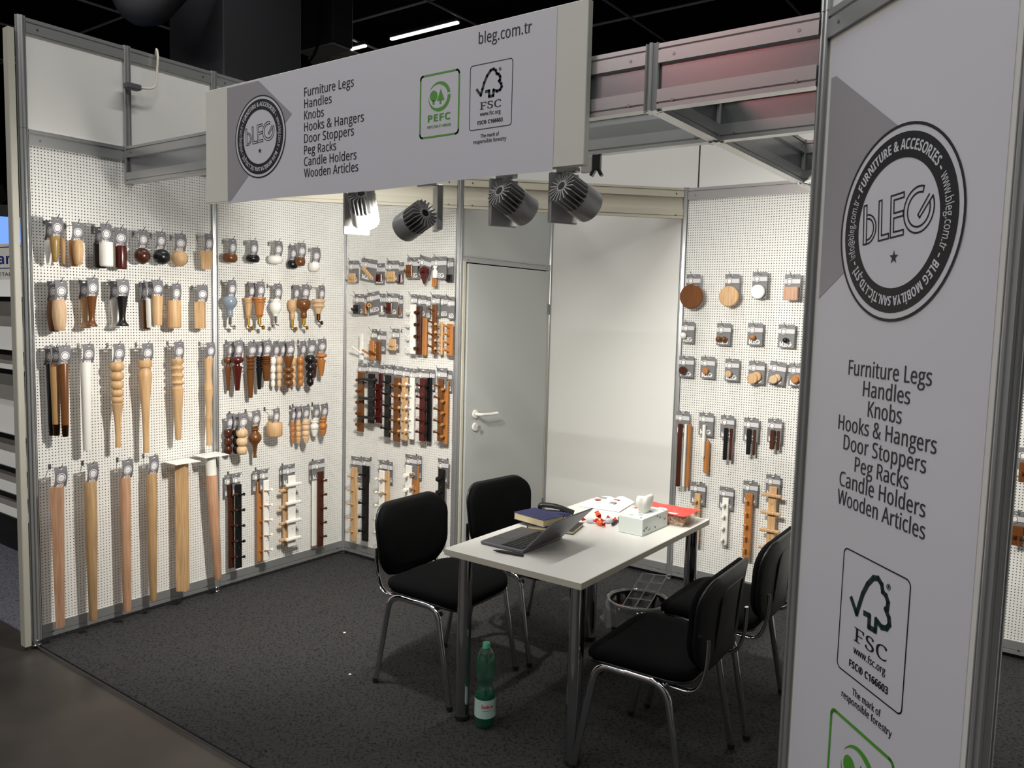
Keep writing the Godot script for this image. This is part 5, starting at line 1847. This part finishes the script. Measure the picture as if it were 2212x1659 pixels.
func furniture() -> void:
	make_chair("black fabric chair in front at the table's left side", Vector3(1.775, 0.003, 0.968), PI * 0.5 + 0.02)
	make_chair("black fabric chair farther back at the left, before the door", Vector3(1.828, 0.003, 0.385), PI * 0.5 - 0.1)
	make_chair("black fabric chair nearest the viewer at the table's right side", Vector3(2.84, 0.003, 0.998), -PI * 0.5 + 0.03)
	make_chair("black fabric chair at right, half hidden by the banner post", Vector3(2.85, 0.003, 0.405), -PI * 0.5 + 0.03)
	var t := thing("meeting_table", "white rectangular meeting table on four round chrome legs", "table", Vector3((TX0 + TX1) * 0.5, 0.002, (TZ0 + TZ1) * 0.5))
	var hx := (TX1 - TX0) * 0.5
	var hz := (TZ1 - TZ0) * 0.5
	var st := mb()
	box(st, Vector3(0, TH - 0.0155, 0), Vector3(hx * 2.0, 0.027, hz * 2.0), Transform3D.IDENTITY, 0.0015)
	var top := part(t, "tabletop", st, mt["table_white"])
	st = mb()
	for s: float in [-1.0, 1.0]:
		box(st, Vector3(s * (hx + 0.0004), TH - 0.0155, 0), Vector3(0.001, 0.024, hz * 2.0 - 0.002))
		box(st, Vector3(0, TH - 0.0155, s * (hz + 0.0004)), Vector3(hx * 2.0 - 0.002, 0.024, 0.001))
	part(top, "edge_band", st, mt["table_edge"])
	for sx: float in [-1.0, 1.0]:
		for sz: float in [-1.0, 1.0]:
			var lx := sx * (hx - 0.055)
			var lz := sz * (hz - 0.07)
			st = mb()
			lathe(st, [Vector2(0.03, 0.02), Vector2(0.03, TH - 0.031), Vector2(0.0, TH - 0.031)], 28, at(lx, 0, lz))
			var lg := part(t, "leg", st, mt["chrome"])
			st = mb()
			cyl(st, 0.031, 0.001, 0.024, 24, at(lx, 0, lz))
			part(lg, "foot_cap", st, mt["rubber"])
	# waste bin with clear liner, and what is in it
	var b := thing("waste_bin", "black round waste bin lined with a clear plastic bag", "bin", Vector3(2.36, 0.003, 0.215))
	st = mb()
	lathe(st, [Vector2(0, 0), Vector2(0.105, 0.0), Vector2(0.11, 0.004), Vector2(0.142, 0.285), Vector2(0.146, 0.288), Vector2(0.138, 0.288), Vector2(0.106, 0.01), Vector2(0, 0.01)], 32)
	part(b, "bin_body", st, mt["black_plastic"])
	st = mb()
	st.set_smooth_group(0)
	var prof := [Vector2(0.10, 0.03), Vector2(0.130, 0.24), Vector2(0.143, 0.298), Vector2(0.153, 0.295), Vector2(0.161, 0.25), Vector2(0.167, 0.21), Vector2(0.172, 0.185)]
	var n := 60
	for i in prof.size() - 1:
		for k in n:
			var ring: Array = []
			for c in [[i, k], [i, k + 1], [i + 1, k + 1], [i + 1, k]]:
				var a: float = TAU * (c[1] % n) / n
				var amp: float = [0.003, 0.004, 0.001, 0.002, 0.005, 0.008, 0.010][c[0]]
				var rr: float = prof[c[0]].x + amp * sin(a * 13.0 + c[0]) + amp * 0.7 * sin(a * 22.0 + 1.3)
				var yy: float = prof[c[0]].y + (0.016 * sin(a * 5.0) if c[0] == 6 else 0.0)
				ring.append(Vector3(cos(a) * rr, yy, sin(a) * rr))
			quad(st, ring[0], ring[3], ring[2], ring[1])
	part(b, "plastic_liner", st, mt["clear_film"])
	var tr := thing("plastic_insert", "clear plastic sorting tray of diamond cells thrown in the bin", "tray", Vector3(2.311, 0.27, 0.286))
	var col := Vector3(0.118, 0.004, -0.03)
	var row := Vector3(0.034, 0.135, -0.142)
	var deep := col.cross(row).normalized() * 0.03
	if deep.y > 0.0:
		deep = -deep
	for i in 2:
		for j in 4:
			st = mb()
			var q: Array = []
			var mid := col * (i + 0.5) * 0.5 + row * (j + 0.5) * 0.25
			for sgn in [[0, 0], [1, 0], [1, 1], [0, 1]]:
				var c0: Vector3 = col * (i + sgn[0]) * 0.5 + row * (j + sgn[1]) * 0.25
				q.append([c0, c0.lerp(mid, 0.3) + deep])
			for k in 4:
				var l := (k + 1) % 4
				quad(st, q[k][1], q[k][0], q[l][0], q[l][1])
			quad(st, q[0][1], q[1][1], q[2][1], q[3][1])
			var cell := part(tr, "tray_cell", st, mt["clear_tray"])
			st = mb()
			for k in 4:
				rod(st, q[k][0], q[(k + 1) % 4][0], 0.0028, 5)
			part(cell, "cell_rim", st, mt["clear_rim"])
	crumple("crumpled_paper", "crumpled off-white paper napkin in the waste bin", "paper", Vector3(2.425, 0.235, 0.265), 0.04, mt["page"], 11)
	crumple("red_wrapper", "crumpled red candy wrapper at the bin's left rim", "wrapper", Vector3(2.265, 0.235, 0.245), 0.03, mt["candy_red"], 12)
	crumple("brown_wrapper", "crumpled brown paper deep in the waste bin", "paper", Vector3(2.345, 0.165, 0.20), 0.05, mt["brown_paper"], 13)

func crumple(called: String, label: String, cat: String, p: Vector3, r: float, m: Material, sd: int) -> void:
	var ns := FastNoiseLite.new()
	ns.seed = sd
	ns.frequency = 1.1
	var st := mb()
	st.set_smooth_group(-1)
	var nu := 14
	var nv := 8
	var f := func(i: int, j: int) -> Vector3:
		var a := TAU * (i % nu) / nu
		var t := -PI * 0.5 + PI * j / nv
		var d := Vector3(cos(a) * cos(t), sin(t), sin(a) * cos(t))
		return d * r * (1.0 + 0.55 * ns.get_noise_3dv(d * 2.2)) * Vector3(1.0, 0.7, 1.0)
	for i in nu:
		for j in nv:
			quad(st, f.call(i, j), f.call(i + 1, j), f.call(i + 1, j + 1), f.call(i, j + 1))
	var o := part(self, numbered(called), st, m, at(p.x, p.y, p.z))
	tag(o, label, cat)

# ------------------------------------------------------------------ on the table
func table_things() -> void:
	var y := TH + 0.001
	# laptop, hinge towards +x, open wide
	var o := thing("laptop", "open dark grey laptop seen from behind its lid", "laptop", Vector3(2.20, y, 1.0))
	slab(o, "base", Vector3(0, 0.0075, 0), Vector3(0.216, 0.012, 0.295), mt["laptop_grey"], 0.003)
	var kb := slab(o, "keyboard", Vector3(0.042, 0.0138, 0), Vector3(0.1, 0.001, 0.268), mt["black_plastic"])
	for r in 5:
		for c in 13:
			slab(kb, "key", Vector3(-0.0385 + 0.0192 * r, 0.001, -0.122 + 0.0203 * c), Vector3(0.0162, 0.0016, 0.0172), mt["key_grey"])
	slab(o, "trackpad", Vector3(-0.062, 0.0138, 0), Vector3(0.075, 0.0006, 0.12), mt["laptop_pad"])
	var lid := slab(o, "lid", Vector3.ZERO, Vector3(0.205, 0.006, 0.295), mt["laptop_grey"], 0.0025)
	lid.transform = turned(Vector3(0.108, 0.012, 0), 0, 0, deg_to_rad(45)) * at(0.1025, 0.0, 0)
	slab(lid, "screen", Vector3(0.0, 0.0034, 0), Vector3(0.19, 0.0008, 0.28), mt["black_plastic"])
	var lg := mb()
	cyl(lg, 0.012, -0.0036, -0.003, 18, at(-0.005, 0, 0.0))
	part(lid, "lid_emblem", lg, mt["steel"])
	# black pen at the near edge
	pen("black_pen", "black ballpoint pen lying beside the laptop's near edge", Vector3(2.197, y + 0.006, 1.197), Vector3(2.33, y + 0.006, 1.172), mt["black_plastic"], 0.006)
	pen("marker_pen", "thick black marker pen left of the tissue box", Vector3(2.376, y + 0.008, 0.545), Vector3(2.345, y + 0.008, 0.415), mt["black_plastic"], 0.008)
	pen("blue_pen", "blue pen peeking out beside the tissue box", Vector3(2.412, y + 0.005, 0.54), Vector3(2.39, y + 0.005, 0.45), mt["pen_blue"], 0.005)
	# notebooks behind the laptop
	book("notebook", "thin dark notebook with cream pages under the laptop lid", Vector3(2.19, y, 0.725), Vector3(0.215, 0.016, 0.16), 0.25, mt["black_plastic"])
	book("notebook", "thick notebook with navy cover on top of the dark one", Vector3(2.105, y + 0.0165, 0.735), Vector3(0.135, 0.034, 0.19), -1.75, mt["navy"])
	# black glasses case standing behind the notebooks
	var gc := thing("glasses_case", "black curved glasses case behind the notebooks", "case", Vector3(2.075, y, 0.545), 0.5)
	var st := mb()
	tube(st, bend([Vector3(-0.07, 0.012, 0.0), Vector3(-0.08, 0.05, 0.0), Vector3(0.0, 0.046, 0.0), Vector3(0.085, 0.018, 0.0)], 0.03), 0.012, 10, 0.02)
	part(gc, "case_lid", st, mt["black_plastic"])
	st = mb()
	box(st, Vector3(0, 0.012, 0), Vector3(0.14, 0.022, 0.04), Transform3D.IDENTITY, 0.006)
	part(gc, "case_base", st, mt["navy"])
	# candies
	var cs := [[Vector3(2.268, y, 0.555), 0.3], [Vector3(2.325, y, 0.565), -0.5], [Vector3(2.335, y, 0.50), 1.0], [Vector3(2.285, y + 0.02, 0.51), -0.9], [Vector3(2.345, y, 0.46), 0.1]]
	var cl := ["red and silver wrapped candy, nearest of the pile", "red wrapped candy with orange middle, right front of pile", "red and white wrapped candy at the pile's right", "red wrapped candy lying on top of the others", "red and white wrapped candy at the back of the pile"]
	for i in cs.size():
		candy(cl[i], cs[i][0], cs[i][1], i)
	# open magazine
	var mg := thing("magazine", "open white magazine with printed pages at the table's far end", "magazine", Vector3(2.155, y, 0.185), 0.15)
	for s: float in [-1.0, 1.0]:
		st = mb()
		st.set_smooth_group(0)
		var nn := 8
		for i in nn:
			var a := 0.105 * i / nn
			var b := 0.105 * (i + 1) / nn
			var ha := 0.004 + 0.022 * sin(PI * pow(a / 0.105, 0.6)) * (0.55 if s < 0 else 1.0)
			var hb := 0.004 + 0.022 * sin(PI * pow(b / 0.105, 0.6)) * (0.55 if s < 0 else 1.0)
			var q := [Vector3(s * a, ha, 0.115), Vector3(s * a, ha, -0.115), Vector3(s * b, hb, -0.115), Vector3(s * b, hb, 0.115)]
			quad(st, q[0], q[1], q[2], q[3])
			quad(st, Vector3(s * a, 0.001, 0.115), Vector3(s * a, 0.001, -0.115), Vector3(s * b, 0.001, -0.115), Vector3(s * b, 0.001, 0.115))
			quad(st, Vector3(s * a, 0.001, 0.115), q[0], q[3], Vector3(s * b, 0.001, 0.115))
			quad(st, Vector3(s * a, 0.001, -0.115), q[1], q[2], Vector3(s * b, 0.001, -0.115))
		var pg := part(mg, "page_stack", st, mt["paper"])
		if s < 0:
			slab(pg, "printed_photo", Vector3(-0.055, 0.0195, 0.0), Vector3(0.03, 0.0008, 0.03), mt["candy_red"])
			slab(pg, "printed_text", Vector3(-0.055, 0.0198, -0.06), Vector3(0.05, 0.0008, 0.02), mt["ink_grey"])
		else:
			slab(pg, "printed_photo", Vector3(0.045, 0.0268, 0.05), Vector3(0.03, 0.0008, 0.04), mt["ink_grey"])
			slab(pg, "printed_photo", Vector3(0.04, 0.0268, -0.02), Vector3(0.03, 0.0008, 0.02), mt["candy_red"])
	# tissue box
	var tb := thing("tissue_box", "pale green tissue box with leaf print and a pulled-up tissue", "tissue box", Vector3(2.50, y, 0.475), -0.02)
	var bx := slab(tb, "carton", Vector3(0, 0.0375, 0), Vector3(0.118, 0.075, 0.245), mt["carton"], 0.0015)
	leaf_print(bx)
	st = mb()
	st.set_smooth_group(0)
	var tn := FastNoiseLite.new()
	tn.seed = 4
	tn.frequency = 1.0
	var tf := func(i: int, j: int) -> Vector3:
		var a := TAU * (i % 36) / 36.0
		var t := j / 8.0
		var rr := 0.020 + 0.030 * sin(t * 2.3) + t * (0.005 * sin(a * 3.0 + 1.0 + t) + 0.0025 * sin(a * 7.0 + t * 4.0))
		var top := 0.150 + 0.014 * sin(a + 0.9) + 0.005 * sin(a * 3.0 + 2.0)
		return Vector3(cos(a) * rr * 0.62 + 0.006 * t, lerpf(0.070, top, t), sin(a) * rr * 1.15 + 0.006 * t * t)
	for i in 36:
		for j in 8:
			quad(st, tf.call(i, j), tf.call(i + 1, j), tf.call(i + 1, j + 1), tf.call(i, j + 1))
	for i in 36:
		tri(st, tf.call(i, 8), tf.call(i + 1, 8), Vector3(0.004, 0.150, 0.004))
	part(tb, "tissue", st, mt["tissue"])
	# tray of nuts with a red lid film
	var nt := thing("nut_tray", "clear tray of cashew nuts under a red film lid", "food tray", Vector3(2.515, y, 0.27), 0.0)
	st = mb()
	for c: float in [-0.062, 0.062]:
		var q0: Array = []
		for sgn in [[-1, -1], [1, -1], [1, 1], [-1, 1]]:
			q0.append([Vector3(c + sgn[0] * 0.06, 0.05, sgn[1] * 0.085), Vector3(c + sgn[0] * 0.05, 0.002, sgn[1] * 0.072)])
		for k in 4:
			var l := (k + 1) % 4
			quad(st, q0[k][1], q0[k][0], q0[l][0], q0[l][1])
		quad(st, q0[0][1], q0[1][1], q0[2][1], q0[3][1])
	part(nt, "plastic_tray", st, mt["clear_tray"])
	st = mb()
	st.set_smooth_group(0)
	for i in 10:
		for j in 8:
			var f := func(a: int, b: int) -> Vector3:
				var x := -0.135 + 0.027 * a
				var z := -0.095 + 0.02375 * b
				return Vector3(x, 0.0525 + 0.002 * sin(a * 1.7) * cos(b * 1.3) + (0.004 if a == 10 or b == 8 else 0.0), z)
			quad(st, f.call(i, j), f.call(i, j + 1), f.call(i + 1, j + 1), f.call(i + 1, j))
	var film := part(nt, "lid_film", st, mt["film_red"])
	slab(film, "price_label", Vector3(0.06, 0.0555, 0.06), Vector3(0.04, 0.0008, 0.022), mt["paper"])
	slab(film, "white_print", Vector3(-0.01, 0.0555, 0.03), Vector3(0.06, 0.0008, 0.012), mt["paper"])
	slab(film, "white_print", Vector3(-0.02, 0.0555, 0.0), Vector3(0.04, 0.0008, 0.01), mt["paper"])
	var r2 := RandomNumberGenerator.new()
	r2.seed = 21
	st = mb()
	tube(st, bend([Vector3(-0.009, 0, 0.004), Vector3(0, 0, -0.004), Vector3(0.009, 0, 0.004)], 0.008), 0.0045, 7)
	st.generate_normals()
	var nut := st.commit()
	nut.surface_set_material(0, mt["nut"])
	var mm := MultiMesh.new()
	mm.transform_format = MultiMesh.TRANSFORM_3D
	mm.mesh = nut
	mm.instance_count = 230
	for i in 230:
		var c := -0.062 if i % 2 == 0 else 0.062
		mm.set_instance_transform(i, Transform3D(Basis.from_euler(Vector3(r2.randf() * TAU, r2.randf() * TAU, r2.randf() * TAU)), Vector3(c + r2.randf_range(-0.044, 0.044), r2.randf_range(0.008, 0.043), r2.randf_range(-0.066, 0.066))))
	var nm := MultiMeshInstance3D.new()
	nm.multimesh = mm
	nm.name = "cashew_nuts"
	nm.set_meta("kind", "stuff")
	nt.add_child(nm, true)

func leaf_print(bx: Node) -> void:
	# dark teal leaf sprigs printed on two sides and the top of the carton
	var r2 := RandomNumberGenerator.new()
	r2.seed = 5
	var groups := [[Vector3(0.0594, 0, 0), Basis(Vector3(0, 0, -1), Vector3(0, 1, 0), Vector3(1, 0, 0)), 0.11, 0.034], [Vector3(0, 0.0379, 0), Basis(Vector3(1, 0, 0), Vector3(0, 0, -1), Vector3(0, 1, 0)), 0.05, 0.11]]
	for g in groups:
		var st := mb()
		for k in 7:
			var c := Vector2(r2.randf_range(-g[2], g[2]), r2.randf_range(-g[3], g[3]) - (0.004 if k < 3 else 0.0))
			if g == groups[0]:
				c = Vector2([-0.105, -0.085, -0.06, 0.02, 0.045, 0.09, 0.0][k], [-0.02, -0.012, -0.022, 0.022, 0.012, -0.004, -0.025][k])
			for j in 4:
				var a := r2.randf_range(0.3, PI - 0.3)
				var d := Vector2(cos(a), sin(a))
				var t := Vector2(-d.y, d.x)
				var L := r2.randf_range(0.008, 0.018)
				flat_poly(st, PackedVector2Array([c, c + d * L * 0.5 + t * L * 0.16, c + d * L, c + d * L * 0.5 - t * L * 0.16]), 0.0)
		part(bx, "leaf_print", st, mt["leaf_teal"], Transform3D(g[1], g[0]))

func pen(called: String, label: String, a: Vector3, b: Vector3, m: Material, r: float) -> void:
	var L := (b - a).length()
	var o := thing(called, label, "pen", a)
	o.transform = frame_to(a, b)
	var st := mb()
	lathe(st, [Vector2(0, 0), Vector2(r * 0.25, 0.001), Vector2(r * 0.75, L * 0.12), Vector2(r, L * 0.25), Vector2(r, L * 0.97), Vector2(r * 0.85, L), Vector2(0, L)], 14)
	part(o, "barrel", st, m)
	st = mb()
	box(st, Vector3(0, L * 0.82, r * 1.15), Vector3(r * 0.7, L * 0.3, r * 0.4), Transform3D.IDENTITY, 0.0005)
	part(o, "clip", st, m)

func book(called: String, label: String, p: Vector3, s: Vector3, turn: float, cover: Material) -> void:
	var o := thing(called, label, "notebook", p, turn)
	var st := mb()
	box(st, Vector3(0, 0.0012, 0), Vector3(s.x, 0.0024, s.z), Transform3D.IDENTITY, 0.0008)
	box(st, Vector3(0, s.y - 0.0012, 0), Vector3(s.x, 0.0024, s.z), Transform3D.IDENTITY, 0.0008)
	box(st, Vector3(-s.x * 0.5 + 0.001, s.y * 0.5, 0), Vector3(0.002, s.y, s.z), Transform3D.IDENTITY, 0.0006)
	part(o, "cover", st, cover)
	st = mb()
	var n := int((s.y - 0.005) / 0.0035)
	for i in n:
		box(st, Vector3(0.001, 0.0026 + (i + 0.5) * (s.y - 0.0052) / n, 0), Vector3(s.x - 0.006 - 0.001 * (i % 2), (s.y - 0.0052) / n * 0.97, s.z - 0.006 - 0.0012 * (i % 3)))
	part(o, "pages", st, mt["page"])

func candy(label: String, p: Vector3, turn: float, i: int) -> void:
	var o := thing("wrapped_candy", label, "candy", p, turn, "wrapped candies on the table")
	o.scale = Vector3(1.45, 1.45, 1.45)
	var st := mb()
	lathe(st, [Vector2(0, -0.013), Vector2(0.005, -0.012), Vector2(0.008, -0.007), Vector2(0.0085, 0.0), Vector2(0.008, 0.007), Vector2(0.005, 0.012), Vector2(0, 0.013)], 12, turned(Vector3(0, 0.0088, 0), 0, 0, PI * 0.5))
	part(o, "sweet", st, mt["candy_white"] if i % 2 == 0 else mt["candy_orange"])
	for s: float in [-1.0, 1.0]:
		st = mb()
		for k in 6:
			var a0 := TAU * k / 6.0
			var a1 := TAU * (k + 1) / 6.0
			var z0 := 0.009 * (1.0 if k % 2 == 0 else 0.6)
			var z1 := 0.009 * (0.6 if k % 2 == 0 else 1.0)
			tri(st, Vector3(s * 0.012, 0.0088, 0), Vector3(s * 0.026, 0.0098 + sin(a0) * z0, cos(a0) * z0), Vector3(s * 0.026, 0.0098 + sin(a1) * z1, cos(a1) * z1))
		part(o, "wrapper_twist", st, mt["candy_red"])

func small_things() -> void:
	# water bottle beside the table leg
	var o := thing("water_bottle", "green plastic water bottle with white label on the carpet", "bottle", Vector3(2.185, 0.003, 1.21), 0.95)
	var st := mb()
	lathe(st, P2([.0, .006, .014, .004, .026, .0, .034, .006, .040, .02, .041, .04, .0425, .05, .0425, .125, .041, .135, .038, .15, .030, .172, .0265, .182, .029, .192, .037, .205, .041, .225, .0425, .25, .041, .275, .036, .30, .026, .32, .016, .331, .0135, .334, .0135, .34]), 32)
	var body := part(o, "bottle_body", st, mt["bottle_green"])
	st = mb()
	lathe(st, P2([0, .008, .03, .008, .038, .02, .039, .04, .0405, .05, .0405, .125, .039, .135, .0, .138]), 28)
	part(body, "water_fill", st, mt["water"])
	st = mb()
	lathe(st, P2([.0431, .050, .0431, .127]), 40)
	var lb := part(body, "label_wrap", st, mt["bottle_label"])
	var bt := PackedStringArray(["S", "a", "s", "k", "i", "a"])
	st = mb()
	var tm := TextMesh.new()
	tm.font = bold
	tm.font_size = 64
	tm.pixel_size = 0.0135 / 0.714 / 64.0
	tm.depth = 0.0004
	for i in 6:
		tm.text = bt[i]
		var a := -0.55 + 0.19 * i
		st.append_from(tm, 0, Transform3D(Basis(Vector3.UP, a), Vector3(sin(a) * 0.0433, 0.1, cos(a) * 0.0433)))
	var me := st.commit()
	me.surface_set_material(0, mt["candy_red"])
	inst(lb, "label_lettering", me)
	st = mb()
	for a: float in [-0.45, -0.3, -0.15, 0.0, 0.15, 0.3]:
		box(st, Vector3(0, 0.084, 0.0433), Vector3(0.0064, 0.0012, 0.0004), turned(Vector3.ZERO, a))
	for k in 5:
		box(st, Vector3(0, 0.112 - 0.01 * k, 0.0433), Vector3(0.016, 0.0014, 0.0004), turned(Vector3.ZERO, 0.85))
	part(lb, "label_rules", st, mt["leaf_teal"])
	st = mb()
	lathe(st, P2([0, .352, .0145, .352, .0155, .35, .0155, .332, .0135, .331, .0135, .336, 0, .336]), 24)
	part(o, "cap", st, mt["cap_green"])
	# white cable looped over the left wall with its socket
	var c := thing("power_cable", "white power cable looped over the left wall's top edge", "cable", Vector3(0.03, 2.78, 1.46), 0.0)
	st = mb()
	tube(st, bend([Vector3(0.03, 0.0, -0.02), Vector3(0.03, 0.015, -0.1), Vector3(0.02, 0.19, -0.12), Vector3(-0.01, 0.235, -0.13), Vector3(-0.07, 0.235, -0.16), Vector3(-0.085, -0.1, -0.16)], 0.05), 0.0055, 8)
	part(c, "cord", st, mt["cable_white"])
	slab(c, "socket", Vector3(0.02, 0.0, 0.02), Vector3(0.045, 0.028, 0.075), mt["rig_grey"], 0.004)
	# crumbs on the carpet
	var cr := [[Vector3(1.04, 0.005, 0.93), "tiny white scrap on the carpet near the left wall"], [Vector3(1.42, 0.005, 1.24), "tiny white speck on the carpet in front of the chair"]]
	for q in cr:
		st = mb()
		box(st, Vector3.ZERO, Vector3(0.012, 0.004, 0.008), turned(Vector3.ZERO, 0.7, 0.2), 0.001)
		var s := part(self, numbered("paper_scrap"), st, mt["paper"], at(q[0].x, q[0].y, q[0].z))
		tag(s, q[1], "scrap")
	# two carded goods on the perforated bay at the far right
	for k in 2:
		var q := ["_plate", "brn", [3.86, 3.845][k], [0.92, 0.60][k], 0.1, 0.06, 0.06, 0.0, 0.17, 0.02, 0.09, 0.0, ["upper brown carded hook at the picture's right edge", "lower brown carded hook at the picture's right edge"][k]]
		product("far right pegboard", "R", at(0, 0, -G), q)
